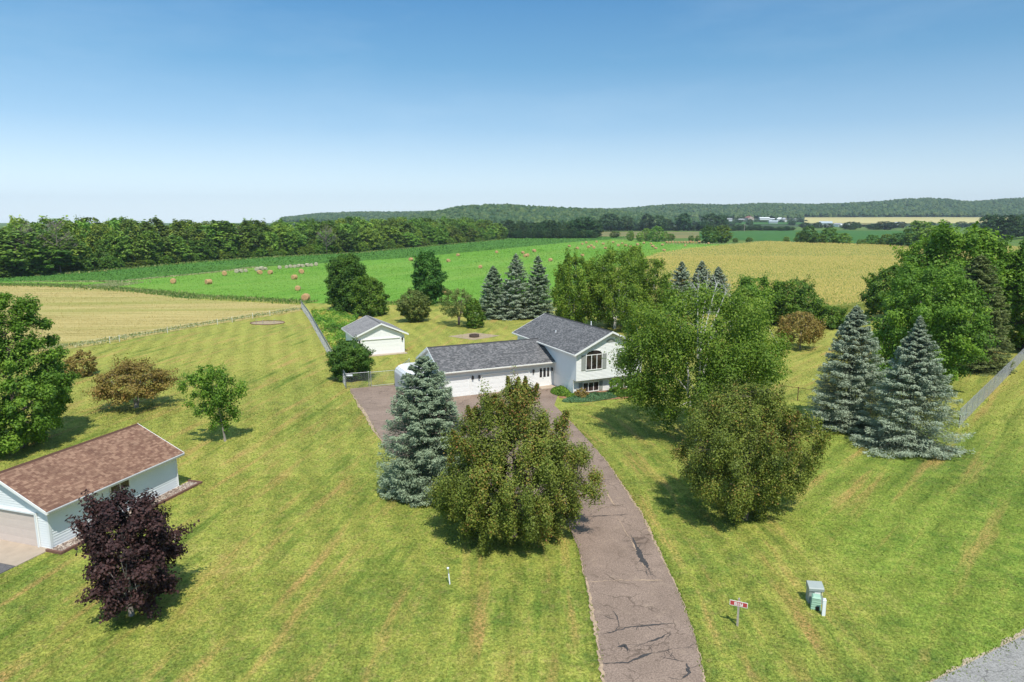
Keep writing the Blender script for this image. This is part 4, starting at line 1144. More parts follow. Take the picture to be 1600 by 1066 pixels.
def window_front(root, x0, x1, z0, z1, y, n=3, arch=0.0, shutters=0.0, label=None, nm='window'):
    f = MB(); t = 0.07; d0, d1 = y - 0.065, y + 0.02
    f.box(x0, x1, d0 - .02, d1, z0 - 0.05, z0 + 0.03); f.box(x0, x1, d0, d1, z1 - t, z1)
    f.box(x0, x0 + t, d0, d1, z0 + .03, z1 - t); f.box(x1 - t, x1, d0, d1, z0 + .03, z1 - t)
    w = (x1 - x0 - t) / n
    for i in range(1, n): f.box(x0 + i * w, x0 + i * w + t, d0, d1, z0 + .03, z1 - t)
    if arch:
        N = 14; xm = (x0 + x1) / 2; hw = (x1 - x0) / 2
        for i in range(N):
            a0 = math.pi * i / N; a1 = math.pi * (i + 1) / N
            o0 = (xm + hw * math.cos(a0), z1 + arch * math.sin(a0)); o1 = (xm + hw * math.cos(a1), z1 + arch * math.sin(a1))
            i0 = (xm + (hw - t) * math.cos(a0), z1 + (arch - t) * math.sin(a0)); i1 = (xm + (hw - t) * math.cos(a1), z1 + (arch - t) * math.sin(a1))
            f.prism([o0, o1, i1, i0], 'y', d0, d1)
    wo = f.build(nm, M['trim'], root)
    if label: wo['label'] = label
    for i in range(n):
        g = MB(); g.box(x0 + i * w + t + .001, x0 + (i + 1) * w - .001, y - 0.035, y - 0.03, z0 + .031, z1 - t - .001); g.build('pane', M['glass'], wo)
    if arch:
        g = MB(); N = 14; xm = (x0 + x1) / 2; hw = (x1 - x0) / 2
        g.prism([(xm + (hw - t - .002) * math.cos(math.pi * i / N), z1 + .002 + (arch - t - .004) * math.sin(math.pi * i / N)) for i in range(N + 1)], 'y', y - 0.035, y - 0.03)
        g.build('arched_pane', M['glass'], wo)
    if shutters:
        for a, b in ((x0 - shutters - .03, x0 - .03), (x1 + .03, x1 + shutters + .03)):
            g = MB(); g.box(a, b, y - 0.05, y + .02, z0 - .02, z0 + .05); g.box(a, b, y - 0.05, y + .02, z1 - .07, z1); g.box(a, a + .05, y - .05, y + .02, z0 + .05, z1 - .07); g.box(b - .05, b, y - .05, y + .02, z0 + .05, z1 - .07)
            zz = z0 + .06
            while zz < z1 - .12:
                g.quad((a + .05, y - .042, zz), (b - .05, y - .042, zz), (b - .05, y - .022, zz + .06), (a + .05, y - .022, zz + .06)); zz += .065
            g.build('shutter', M['shutter'], root)
    return wo

# ---- the house
house = empty('house', (HO[0], HO[1], 0), HA, 'white split-level house with grey roof and attached garage wing at the end of the driveway', 'house')
WX, UD, EZ, RZ_ = 8.3, 14.05, 4.68, 6.84
mb = MB()
mb.box(0.0, WX, 0.0, 14.0, -0.1, 1.66)
lap_wall(mb, (0, 0), (1, 0), (0, -1), [(0, 0.12), (WX, 0.12), (WX, 1.66), (0, 1.66)])
mb.build('lower_wall', M['siding'], house)
mb = MB()
gp = [(0, 1.67), (WX, 1.67), (WX, 4.72), (WX / 2, 6.64), (0, 4.72)]
mb.prism(gp, 'y', -0.6, UD)
lap_wall(mb, (0, -0.6), (1, 0), (0, -1), gp)
mb.build('upper_wall', M['siding'], house)
mb = MB()
lap_wall(mb, (0, 14.0), (0, -1), (-1, 0), [(0, 0.12), (14.6, 1.67), (14.6, 4.70), (0, 4.70)])
sm = MB(); lap_wall(sm, (0, 14.05), (0, -1), (-1, 0), [(0, 0.12), (14.05, 0.12), (14.05, 1.67), (0, 1.67)]); lap_wall(sm, (0, 14.05), (0, -1), (-1, 0), [(0, 1.67), (14.65, 1.67), (14.65, 4.6), (0, 4.6)])
sm.build('side_wall', M['siding'], house)
tb = MB()
tb.box(-0.035, 0.09, -0.635, -0.6, 1.66, 4.7); tb.box(-0.035, 0.0, -0.6, -0.5, 1.66, 4.6); tb.box(WX - .09, WX + .03, -0.635, -0.6, 1.66, 4.7)
tb.box(-0.035, 0.09, -0.03, 0.0, 0.0, 1.655); tb.box(-0.035, 0.0, 0.0, 0.09, 0.0, 1.655)
tb.box(0.09, WX - .09, -0.632, -0.6, 1.655, 1.78)
tb.build('corner_trim', M['trim'], house)
mroof = gable_roof(house, 'roof', -0.5, WX + 0.5, -1.1, UD + 0.5, EZ, RZ_, 'y', M['roof_grey'], M['trim'])
gt = MB(); gt.box(-0.64, -0.532, -1.05, 14.5, EZ - .13, EZ - .03); gt.build('gutter', M['gutter'], house)
sof = MB(); sof.box(-0.5, 0.0, -0.6, 14.0, 4.50, 4.52); sof.build('soffit', M['trim'], house)
vp = MB(); vp.tube([(4.9, 4.6, 6.2), (4.9, 4.6, 7.1)], 0.06, 8); vp.build('vent_pipe', M['pvc'], house)
vp = MB(); vp.tube([(1.6, 7.0, 5.4), (1.6, 7.0, 5.95)], 0.05, 8); vp.build('vent_pipe', M['pvc'], house)
window_front(house, 1.12, 3.18, 2.78, 4.42, -0.62, 3, 0.52, 0.5, 'triple window with an arched top and grey shutters')
window_front(house, 5.55, 7.6, 2.78, 4.42, -0.62, 3, 0.0, 0.45, 'right upper window partly behind the birch')
window_front(house, 1.15, 3.2, 0.22, 1.25, -0.02, 3, 0.0, 0.45, 'lower triple window left of the rounded bush')
window_front(house, 5.6, 7.3, 0.22, 1.25, -0.02, 2, 0.0, 0.0, 'lower right window beside the green bush')
av = MB(); N = 10; xm, zb_, r_ = 4.2, 5.55, 0.56
av.prism([(xm + r_ * math.cos(math.pi * i / N), zb_ + .7 * r_ * math.sin(math.pi * i / N) + .05) for i in range(N + 1)], 'y', -0.66, -0.6); av.build('attic_vent', M['shutter'], house)
# garage wing
mb = MB()
GX0, GY0, GY1, GE, GR = -13.3, 4.5, 12.0, 2.93, 4.92
mb.box(GX0, -0.001, GY0, GY1, -0.1, 2.75)
mb.prism([(GY0, 2.75), (GY1, 2.75), ((GY0 + GY1) / 2, 4.62)], 'x', GX0, -0.4)
for a, b in ((GX0, -13.05), (-10.24 + 0.1, -8.9), (-3.2 + .1, -1.85), (-0.5, -0.02)):
    lap_wall(mb, (a, GY0), (1, 0), (0, -1), [(0, 0.05), (b - a, 0.05), (b - a, 2.75), (0, 2.75)])
for a, b in ((-13.05, -10.14), (-8.9, -3.1), (-1.85, -0.5)):
    lap_wall(mb, (a, GY0), (1, 0), (0, -1), [(0, 2.24), (b - a, 2.24), (b - a, 2.75), (0, 2.75)])
lap_wall(mb, (GX0, GY1), (0, -1), (-1, 0), [(0, 0.05), (7.5, 0.05), (7.5, 2.75), (0, 2.75)])
lap_wall(mb, (GX0, GY1), (0, -1), (-1, 0), [(0, 2.75), (7.5, 2.75), (3.75, 4.62)])
mb.build('garage_wall', M['siding'], house)
gr = gable_roof(house, 'roof', -13.7, 0.0, 4.0, 12.5, GE, GR, 'x', M['roof_grey'], M['trim'])
gr['label'] = 'grey shingle roof of the garage wing'
gutter(house, -13.68, -0.03, 3.97, GE, M['gutter'])
sof = MB(); sof.box(-13.66, -0.05, 4.0, 4.5, 2.73, 2.75); sof.build('soffit', M['trim'], house)
front_panel_door(house, 'garage_door', -12.98, -10.24, 2.13, GY0 - .03, M['garage_door'], 4, 3, label='narrow single garage door')
front_panel_door(house, 'garage_door', -8.8, -3.2, 2.13, GY0 - .03, M['garage_door'], 4, 6, label='wide double garage door')
for lx_ in (-9.88, -9.14, -2.6): lantern(house, lx_, GY0 - .02, 1.95)
ent = MB(); ent.box(-1.86, -0.52, GY0 - .07, GY0 + .02, 0.0, 0.22); ent.box(-1.86, -1.80, GY0 - .07, GY0, 0.22, 2.3); ent.box(-0.58, -0.52, GY0 - .07, GY0, 0.22, 2.3); ent.box(-1.80, -0.58, GY0 - .07, GY0, 2.22, 2.3)
ent.box(-1.80, -0.58, GY0 - .05, GY0, 0.22, 1.15)
for x_ in (-1.45, -1.38, -0.98, -0.9): ent.box(x_ - .035, x_ + .035, GY0 - .06, GY0, 1.15, 2.22)
fd = ent.build('front_door', M['trim'], house)
for a, b in ((-1.80, -1.49), (-1.34, -1.02), (-0.86, -0.58)):
    g = MB(); g.box(a, b, GY0 - .04, GY0 - .035, 1.15, 2.22); g.build('pane', M['glass'], fd)
g = MB(); g.tube([(-1.40, GY0 - .1, 1.05), (-1.34, GY0 - .1, 1.05)], .03, 6); g.build('handle', M['dark_metal'], fd)
lantern(house, -0.28, GY0 - .02, 1.95)
st = MB(); st.box(-2.2, -0.05, 3.2, 4.49, 0.0, 0.16); st.build('door_step', M['concrete'], house)
hb = MB(); hb.box(-0.09, 0.0, 2.6, 2.75, 0.35, 0.5); hb.tube([(-0.05, 2.68, .4), (-0.14, 2.68, .36)], .03, 6); hb.build('outdoor_tap', M['dark_metal'], house)
ds = MB(); ds.tube([(-13.6, 3.95, 2.8), (-13.38, 4.42, 2.5), (-13.38, 4.42, 0.1)], .045, 6); ds.build('downspout', M['gutter'], house)

# ---- white ribbed shelter beside the garage end
sh = empty('storage_shelter', (*HW(-15.1, 8.3), 0), HA, 'white ribbed storage shelter with a rounded top against the garage end', 'shelter')
prof = [(-1.35, 0.0), (-1.35, 1.75), (-1.22, 2.1), (-0.9, 2.35), (-0.4, 2.5), (0.3, 2.56), (1.2, 2.56), (1.2, 0.0)]
g = MB(); g.prism(prof, 'y', -2.4, 3.4); g.build('cover', M['pvc'], sh)
g = MB()
for k in range(16):
    y_ = -2.35 + k * 0.38
    pts = [(p[0] * 1.012 - 0.01, y_, p[1] * 1.012) for p in prof[:-1]]
    g.tube(pts, 0.035, 4)
g.build('rib', M['galv'], sh)

# ---- detached garage
dg = empty('detached_garage', (-15.2, 94.9, 0), HA, 'small white garage with a taupe roof and one wide door behind the lilac', 'garage')
mb = MB(); DWd, DL_, DE, DRz = 6.65, 7.8, 2.78, 4.46
gp = [(-DWd, 0.05), (0, 0.05), (0, 2.6), (-DWd / 2, 4.2), (-DWd, 2.6)]
mb.prism(gp, 'y', 0, DL_)
lap_wall(mb, (-DWd, 0), (1, 0), (0, -1), [(0, 2.32), (DWd, 2.32), (DWd, 2.6), (DWd / 2, 4.2), (0, 2.6)])
for a, b in ((0, 0.5), (DWd - 0.58, DWd)): lap_wall(mb, (-DWd + a, 0), (1, 0), (0, -1), [(0, 0.05), (b - a, 0.05), (b - a, 2.32), (0, 2.32)])
lap_wall(mb, (0, 0), (0, 1), (1, 0), [(0, 0.05), (DL_, 0.05), (DL_, 2.6), (0, 2.6)])
lap_wall(mb, (-DWd, DL_), (0, -1), (-1, 0), [(0, 0.05), (DL_, 0.05), (DL_, 2.6), (0, 2.6)])
mb.build('wall', M['siding'], dg)
gable_roof(dg, 'roof', -DWd - .5, .5, -.45, DL_ + .4, DE, DRz, 'y', M['roof_taupe'], M['trim'])
front_panel_door(dg, 'garage_door', -6.05, -0.68, 2.2, -0.02, M['garage_door'], 4, 6)
lantern(dg, -0.33, -.02, 2.0); lantern(dg, -6.35, -.02, 2.0)
g = MB(); g.box(-DWd, 0.15, -1.0, -0.001, 0.0, 0.08); g.build('concrete_apron', M['concrete'], dg)
g = MB(); g.tube([(-DWd - .05, -0.1, 2.7), (-DWd - .12, -0.1, 0.2)], .045, 6); g.build('downspout', M['gutter'], dg)

# ---- shed at lower left
SA = rad(-17.4)
shd = empty('shed', (-26.66, 36.74, 0), SA, 'pale blue-grey sided garage with a brown shingle roof at the lower left', 'garage')
SW, SL_, SE, SR = 7.0, 9.64, 2.52, 4.30
mb = MB(); gp = [(-SW, 0.06), (0, 0.06), (0, 2.42), (-SW / 2, 4.06), (-SW, 2.42)]
mb.prism(gp, 'y', 0, SL_)
lap_wall(mb, (-SW, 0), (1, 0), (0, -1), [(0, 2.22), (SW, 2.22), (SW, 2.42), (SW / 2, 4.06), (0, 2.42)])
for a, b in ((0, 1.15), (SW - 0.80, SW)): lap_wall(mb, (-SW + a, 0), (1, 0), (0, -1), [(0, 0.06), (b - a, 0.06), (b - a, 2.22), (0, 2.22)])
lap_wall(mb, (0, 0), (0, 1), (1, 0), [(0, 0.06), (SL_, 0.06), (SL_, 2.40), (0, 2.40)], .17, .042)
mb.build('wall', M['shed_siding'], shd)
tb = MB(); tb.box(0, .045, SL_ - .1, SL_, 0.0, 2.4); tb.build('corner_trim', M['shed_siding'], shd)
tb = MB(); tb.box(-.10, .045, -.045, 0, 0.0, 2.4); tb.box(0, .045, 0, .10, 0.0, 2.4); tb.build('corner_trim', M['shed_siding'], shd)
gable_roof(shd, 'roof', -SW - .45, .45, -.38, SL_ + .38, SE, SR, 'y', M['roof_brown'], M['trim'], fascia_h=0.17)
gt = MB(); gt.box(0.483, 0.56, -.3, SL_ + .3, SE - .12, SE - .03); gt.build('gutter', M['shutter'], shd)
gt = MB(); gt.box(0, 0.45, 0, SL_, 2.33, 2.35); gt.build('soffit', M['trim'], shd)
d_ = front_panel_door(shd, 'garage_door', -5.75, -0.90, 2.10, -0.02, M['pink_door'], 4, 4, M['shed_siding'])
# side window (faces +x): sliding, two panes
f = MB(); y0, y1, z0, z1 = 4.15, 5.62, 1.68, 2.26
f.box(0.05, 0.10, y0, y1, z0, z0 + .05); f.box(0.05, 0.10, y0, y1, z1 - .05, z1); f.box(0.05, 0.10, y0, y0 + .05, z0 + .05, z1 - .05); f.box(0.05, 0.10, y1 - .05, y1, z0 + .05, z1 - .05); f.box(0.05, 0.10, 4.86, 4.92, z0 + .05, z1 - .05)
w_ = f.build('window', M['gutter'], shd)
for a, b in ((y0 + .051, 4.859), (4.921, y1 - .051)):
    g = MB(); g.box(0.062, 0.068, a, b, z0 + .051, z1 - .051); g.build('pane', M['glass'], w_)
g = MB(); g.tube([(-0.78, -.06, 2.2), (-0.78, -.06, .1)], .03, 6); g.build('downspout', M['trim'], shd)
g = MB(); g.tube([(.10, SL_ - .02, 2.3), (.10, SL_ - .02, .15), (.3, SL_ + .1, .06)], .03, 6); g.build('downspout', M['trim'], shd)
g = MB(); g.box(-5.9, -0.0, -2.1, -0.001, -0.02, 0.075); g.build('concrete_apron', M['concrete'], shd)
g = MB(); g.box(-6.5, -0.05, -22.0, -2.102, -0.02, 0.055); o = g.build('neighbour_driveway', M['dark_asphalt']); o.location = (-26.66, 36.74, 0); o.rotation_euler = (0, 0, SA); o['kind'] = 'structure'
rb = empty('rock_bed', (-26.66, 36.74, 0), SA, 'river rock bed with brown timber edging along the wall of the brown-roofed garage', 'rock bed')
g = MB(); g.box(0.04, 1.0, -0.2, SL_ + 1.0, -.02, 0.09); g.build('river_rock', M['rock'], rb)
g = MB(); g.box(1.0, 1.14, -0.34, SL_ + 1.14, -.02, 0.17); g.box(-0.05, 1.0, -0.34, -0.2, -.02, 0.17); g.box(-.05, 1.0, SL_ + 1.0, SL_ + 1.14, -.02, .17); g.build('timber_edging', M['timber'], rb)
# individual stones on the rock bed
rng = np.random.default_rng(4); v, f_ = icos(0); n = 1500
px_ = rng.uniform(0.1, .96, n); py_ = rng.uniform(-.12, SL_ + .95, n); s_ = rng.uniform(.03, .075, n)
VV = v[None] * (1 + rng.uniform(-.2, .2, (n, len(v), 1))) * s_[:, None, None] * np.array([1.2, 1, .6]) + np.stack([px_, py_, np.full(n, .10)], 1)[:, None, :]
me = np_mesh('stones', VV[:, f_].reshape(-1, 3, 3), 3, M['stone_tint'] if 'stone_tint' in M else leaf_mat('stones', [(0.14, .10, .08), (.30, .22, .17), (.55, .47, .39)], 0.0, 0.8), np.repeat(rng.random(n), len(f_)))
o = bpy.data.objects.new('stones', me); link(o, rb); o['kind'] = 'stuff'

# ================================================================== FENCES
def chain_fence(name, pts, h, label, post_sp=3.0, gate=False, wire=0.0022, mat='galv'):
    root = empty(name, (pts[0][0], pts[0][1], 0), 0, label, 'gate' if gate else 'fence')
    ox, oy = pts[0]; rail = MB(); mesh = MB()
    for si, (a, b) in enumerate(zip(pts[:-1], pts[1:])):
        a = np.array(a) - (ox, oy); b = np.array(b) - (ox, oy); L = np.linalg.norm(b - a); d = (b - a) / L
        n = max(1, round(L / post_sp))
        for i in range(n + (1 if si == len(pts) - 2 else 0)):
            p = a + d * (L * i / n); r_ = 0.045 if i == 0 or i == n else 0.03
            pm = MB(); pm.tube([(p[0], p[1], 0), (p[0], p[1], h + .04)], r_, 7); pm.tube([(p[0], p[1], h + .04), (p[0], p[1], h + .09)], [r_ * 1.2, r_ * .4], 7); pm.build('post', M[mat], root)
        rail.tube([(a[0], a[1], h), (b[0], b[1], h)], 0.022, 6)
        if gate: rail.tube([(a[0], a[1], .12), (b[0], b[1], .12)], 0.022, 6)
        sp = 0.085; k = int((L + h) / sp); nx, ny = -d[1] * .005, d[0] * .005
        w = wire
        for i in range(k):
            s0 = i * sp
            for sg in (1, -1):
                # diagonal from (s0,0) up-left and mirrored
                s_a, z_a, s_b, z_b = s0, 0.04, s0 - h, h
                if s_b < 0: z_b = h * s0 / h if s0 < h else h; s_b = 0.0; z_b = min(h, s0)
                if s_a > L: z_a = max(.04, s0 - L); s_a = L
                if z_a >= z_b: continue
                if sg < 0: s_a, s_b = L - s_a, L - s_b
                A = a + d * s_a; B = a + d * s_b
                for (qx, qy, qz) in ((0, 0, w * 1.4), (nx / .005 * w, ny / .005 * w, 0)):
                    mesh.quad((A[0] - qx, A[1] - qy, z_a - qz), (A[0] + qx, A[1] + qy, z_a + qz), (B[0] + qx, B[1] + qy, z_b + qz), (B[0] - qx, B[1] - qy, z_b - qz))
    rail.build('top_rail', M[mat], root); mesh.build('wire_mesh', M[mat], root)
    return root
FL = [G(541, 608), G(483, 500), G(471, 483)]
chain_fence('chain_link_fence', FL, 1.75, 'long chain-link fence running back beside the garden and lilac')
chain_fence('chain_link_fence', [G(541, 608), G(577, 605)], 1.75, 'short chain-link fence panel in front of the lilac with a small white plate')
chain_fence('chain_link_gate', [G(580, 604.7), G(624, 600.5)], 1.7, 'wide chain-link gate at the top of the driveway pad', gate=True, post_sp=9)
chain_fence('chain_link_fence', [G(625.5, 600.3), G(640, 588)], 2.1, 'chain-link fence stub beside the white ribbed shelter')
chain_fence('chain_link_fence', [G(1498, 668), G(1600, 562), ext(G(1600, 562), G(1498, 668), 14)], 1.75, 'chain-link fence along the right side by the mown strip')
chain_fence('chain_link_fence', [G(1498, 668), G(1360, 648), G(1246, 627), G(1180, 618), G(1110, 612)], 1.45, 'low chain-link fence crossing the yard behind the two blue spruces', wire=.0016, mat='rust')
g = MB(); g.box(-.35, .35, -.01, .01, -.09, .09); o = g.build('small_plate', M['pvc']); p_ = G(547, 607.5); o.location = (p_[0], p_[1] - .06, 1.55); tag(o, 'small white plate on the fence corner by the lilac', 'sign')
# white posts and wire along the stubble field
wp = pxs([(172, 537), (187, 534.5), (262, 521), (340, 508), (363, 504), (395, 498), (422, 494)])
for i, p in enumerate(wp):
    g = MB(); g.tube([(0, 0, 0), (0, 0, 1.05)], .028, 6); g.tube([(0, 0, 1.05), (0, 0, 1.1)], [.035, .02], 6); o = g.build('field_post', M['pvc']); o.location = (*p, 0)
    tag(o, 'thin white post at the edge of the stubble field', 'post', 'white posts along the stubble field')
g = MB()
for z_ in (0.6, 1.0): g.tube([(p[0], p[1], z_) for p in pxs([(130, 543.5)]) + wp + pxs([(468, 486)])], 0.005, 4)
o = g.build('fence_wire', M['pvc']); tag(o, 'two white strands of wire strung on the posts along the stubble field', 'wire')

# ================================================================== SMALL THINGS
# white marker post on the lawn
x_, y_ = G(703, 914)
r_ = empty('marker_post', (x_, y_, 0), 0, 'thin white marker post with a round cap on the front lawn', 'post')
g = MB(); g.tube([(0, 0, 0), (-.06, 0.02, .62)], .035, 8); g.build('lower_tube', M['pvc'], r_)
g = MB(); g.tube([(-.06, .02, .62), (-.09, .03, .88)], .02, 6); g.build('upper_tube', M['galv'], r_)
g = MB(); g.tube([(-.09, .03, .87), (-.09, .03, .90), (-.093, .03, .96), (-.095, .03, .985)], [.03, .06, .06, .02], 8); g.build('cap', M['pvc'], r_)

def text_mesh(name, s, size, mat, parent, loc, rot, depth=0.003, scx=1.0):
    cu = bpy.data.curves.new(name, 'FONT'); cu.body = s; cu.size = size; cu.extrude = depth; cu.align_x = 'CENTER'; cu.align_y = 'CENTER'; cu.offset = 0.004
    to = bpy.data.objects.new('tmp', cu); COL.objects.link(to)
    bpy.context.view_layer.update()
    dg_ = bpy.context.evaluated_depsgraph_get()
    me = bpy.data.meshes.new_from_object(to.evaluated_get(dg_)); bpy.data.objects.remove(to)
    me.materials.clear(); me.materials.append(mat); me.name = name
    o = bpy.data.objects.new(name, me); link(o, parent); o.location = loc; o.rotation_euler = rot; o.scale = (scx, 1, 1)
    return o
# address sign: board turned towards the road
x_, y_ = G(1152, 979)
sg = empty('address_sign', (x_, y_, 0), rad(-24), 'red address sign reading 1557 on a weathered wooden post beside the driveway', 'sign')
g = MB(); g.box(-.045, .045, -.045, .045, -.1, 1.42); g.prism([(-.045, 1.42), (.045, 1.42), (0, 1.46)], 'y', -.045, .045); g.build('post', M['wood_post'], sg)
g = MB(); g.box(-.40, .40, -.062, -.05, 1.06, 1.32); pl_ = g.build('plate', M['sign_white'], sg)
g = MB(); g.box(-.375, -.19, -.066, -.0625, 1.085, 1.295); g.box(.19, .375, -.066, -.0625, 1.085, 1.295); g.box(-.19, .19, -.0655, -.0625, 1.27, 1.295); g.box(-.19, .19, -.0655, -.0625, 1.085, 1.10); g.build('red_field', M['sign_red'], pl_)
text_mesh('house_number', '1557', 0.20, M['sign_red'], pl_, (0, -.066, 1.185), (rad(90), 0, 0), scx=.80)

# utility boxes
def tapered(mb, w0, d0, w1, d1, z0, z1, cy=0):
    A = [(-w0 / 2, -d0 / 2 + cy, z0), (w0 / 2, -d0 / 2 + cy, z0), (w0 / 2, d0 / 2 + cy, z0), (-w0 / 2, d0 / 2 + cy, z0)]
    B = [(-w1 / 2, -d1 / 2 + cy, z1), (w1 / 2, -d1 / 2 + cy, z1), (w1 / 2, d1 / 2 + cy, z1), (-w1 / 2, d1 / 2 + cy, z1)]
    mb.poly(A[::-1]); mb.poly(B)
    for i in range(4): j = (i + 1) % 4; mb.quad(A[i], A[j], B[j], B[i])
x_, y_ = G(1279, 950)
ub = empty('utility_cabinet', (x_ , y_ + .55, 0), rad(-8), 'grey metal utility cabinet with a sloping lid on the right lawn', 'utility box')
g = MB(); tapered(g, .66, .52, .64, .50, 0, .72); g.build('body', M['ped_grey'], ub)
g = MB(); g.prism([(-.30, .722), (.28, .722), (.28, .98), (.20, 1.02), (-.26, .90), (-.31, .86)], 'x', -.36, .36); g.build('lid', M['ped_grey'], ub)
g = MB(); g.box(-.08, .20, -.268, -.262, .50, .68); g.build('notice_label', M['sign_white'], ub)
g = MB(); g.box(.26, .30, -.272, -.264, .52, .72); g.build('yellow_tag', M['yellow'], ub)
x_, y_ = G(1275, 951)
ub = empty('telephone_pedestal', (x_ - .02, y_ + .02, 0), rad(-20), 'pale green ribbed pedestal box in front of the grey cabinet', 'utility box')
g = MB(); tapered(g, .46, .44, .36, .36, 0, .62); g.build('body', M['ped_green'], ub)
g = MB()
for k in range(5):
    z_ = .08 + k * .115; w_ = .46 - .1 * z_ / .62 + .03
    tapered(g, w_, w_ - .01, w_ - .02, w_ - .03, z_, z_ + .045)
g.build('rib', M['ped_green'], ub)
g = MB(); tapered(g, .42, .42, .30, .30, .622, .70); g.build('lid', M['ped_green'], ub)
g = MB(); g.box(-.02, .14, -.245, -.22, .0, .24); g.build('lower_opening', M['dark_metal'], ub)
x_, y_ = G(1285, 962)
ub = empty('white_marker', (x_ + .04, y_, 0), rad(-15), 'white square plastic post in front of the green pedestal', 'post')
g = MB(); tapered(g, .15, .15, .145, .145, 0, .82); g.build('body', M['pvc'], ub)
g = MB(); tapered(g, .17, .17, .11, .11, .821, .89); g.build('cap', M['pvc'], ub)

# fire pit on its gravel square
fx, fy = G(741, 527)
sheet('gravel_patch', pxs([(700, 526), (742, 520), (782, 525), (740, 532)]), 0.045, M['tan_gravel'])
fp = empty('fire_pit', (fx, fy, 0), 0, 'dark round block fire pit on a gravel square behind the house', 'fire pit')
for k in range(14):
    a0 = 2 * math.pi * k / 14; a1 = a0 + 2 * math.pi / 14 * .94; g = MB()
    for zz in (0, .21):
        o_ = .1 * (zz > 0)
        pts = [(.80 * math.cos(a0 + o_), .80 * math.sin(a0 + o_)), (.80 * math.cos(a1 + o_), .80 * math.sin(a1 + o_)), (.55 * math.cos(a1 + o_), .55 * math.sin(a1 + o_)), (.55 * math.cos(a0 + o_), .55 * math.sin(a0 + o_))]
        g.prism(pts, 'z', zz + .05, zz + .25)
    g.build('block', M['firepit'], fp)
# round sand pad near the back fence
cx, cy = G(418, 505)
g = MB(); g.poly([(2.9 * math.cos(t) * (1 + .05 * math.sin(3 * t)), 2.2 * math.sin(t), 0.05) for t in [2 * math.pi * i / 28 for i in range(28)]]); o = g.build('sand_pad', M['tan_gravel']); o.location = (cx, cy, 0); o['kind'] = 'structure'
rg = MB(); rg.tube([(3.0 * math.cos(t), 2.3 * math.sin(t), 0.08) for t in [2 * math.pi * i / 28 for i in range(29)]], .07, 5)
o = rg.build('ring_edging', M['timber']); o.location = (cx, cy, 0); tag(o, 'low ring edging round the sandy pad near the back fence', 'edging')
for k, (dx, dy) in enumerate(((-1.6, -1.2), (-.3, -1.6), (1.5, -.9))):
    g = MB(); g.tube([(0, 0, 0), (0, 0, .75)], .03, 5); g.tube([(0, 0, .75), (.25, 0, .8)], .02, 4); o = g.build('thin_stake', M['galv']); o.location = (cx + dx, cy + dy, 0)
    tag(o, 'thin metal stake standing on the sandy pad', 'stake', 'stakes on the sandy pad')

# hay bales
bales = []
def bale_mesh(seed, mat):
    rng = random.Random(seed); mb = MB(); R_, L = .80, .78; N = 22
    rings = [(-L, .0), (-L - .02, .35), (-L, .66), (-L + .06, .78), (-.4, .80), (0, .81), (.4, .80), (L - .06, .78), (L, .66), (L + .02, .35), (L, 0)]
    P = []
    for (yy, rr2) in rings:
        P.append([(rr2 * math.cos(2 * math.pi * k / N) * (1 + rng.uniform(-.035, .035)), yy + rng.uniform(-.02, .02), .78 + rr2 * math.sin(2 * math.pi * k / N) * (.97 + rng.uniform(-.035, .035))) for k in range(N)])
    for i in range(len(P) - 1):
        for k in range(N):
            k2 = (k + 1) % N; mb.quad(P[i][k], P[i + 1][k], P[i + 1][k2], P[i][k2])
    # loose straw sticking out
    for _ in range(120):
        a = rng.uniform(0, 6.28); yy = rng.uniform(-L, L); c, s = math.cos(a), math.sin(a); r1 = .80; r2 = .86 + rng.uniform(0, .05)
        mb.quad((c * r1, yy, .78 + s * r1), (c * r1, yy + .05, .78 + s * r1), (c * r2 + .03, yy + .08, .78 + s * r2), (c * r2, yy + .02, .78 + s * r2))
    return mb.build('hay_bale', mat)
bl = {}
near = [((271, 443.5), 'round hay bale nearest the left end of the bright green meadow'), ((326, 444.5), 'round hay bale just right of the leftmost bale in the meadow'), ((351, 431), 'round hay bale by the left tip of the row of old grey bales'),
        ((406, 429), 'left bale of the pair just below the grey bale row'), ((422.5, 429), 'right bale of the pair just below the grey bale row'), ((471, 428), 'round hay bale just under the right half of the grey bale row'),
        ((460, 437), 'round hay bale between the grey bale row and the yard corner, upper of three'), ((465.5, 454.5), 'round hay bale second closest to the left yard corner'), ((478, 470.5), 'largest nearest hay bale beside the back corner of the fence'),
        ((697, 461), 'hay bale partly hidden by the tall columnar tree'), ((642, 408), 'hay bale left of the columnar tree top'), ((700.5, 410), 'hay bale just right of the columnar tree top'), ((750.5, 420), 'hay bale in the open left of the three spruces'),
        ((715.5, 401), 'hay bale on the soybean edge above the columnar tree'), ((776, 396), 'hay bale on the soybean edge above the left spruce')]
mid_ = [(817, 397), (821, 402), (824, 401.5), (834.7, 394.5), (860, 409), (889.5, 386.3), (902, 390), (910, 401), (909.7, 382.8), (916, 380.8), (919.7, 388), (924, 385.5), (928, 389), (942.6, 382.8), (945.8, 389.8), (966, 385.5), (972, 381.8), (977.7, 385.5), (985, 387), (1024.7, 390), (1035, 384.3), (1020, 386.8), (1070.6, 385.2), (1037.5, 393), (1017, 382.6), (1107, 382), (996, 384), (1006, 381.5), (958, 380), (932, 379.5)]
row2 = [(1042 + i * 4.6, 380.4 + .25 * math.sin(i * 2.1)) for i in range(14)]
oldrow = [(370, 427), (377, 426.4), (384, 425.6), (402, 424.0), (409, 422.9), (414.5, 422.6), (437, 420.9), (448, 419.9), (454, 419.0), (460.5, 419.1), (467, 418.2), (473, 418.1), (480.5, 417.1), (487, 416.9), (494, 415.9)]
protoA = bale_mesh(1, M['bale']); protoB = bale_mesh(2, M['bale_old']); rnd = random.Random(9)
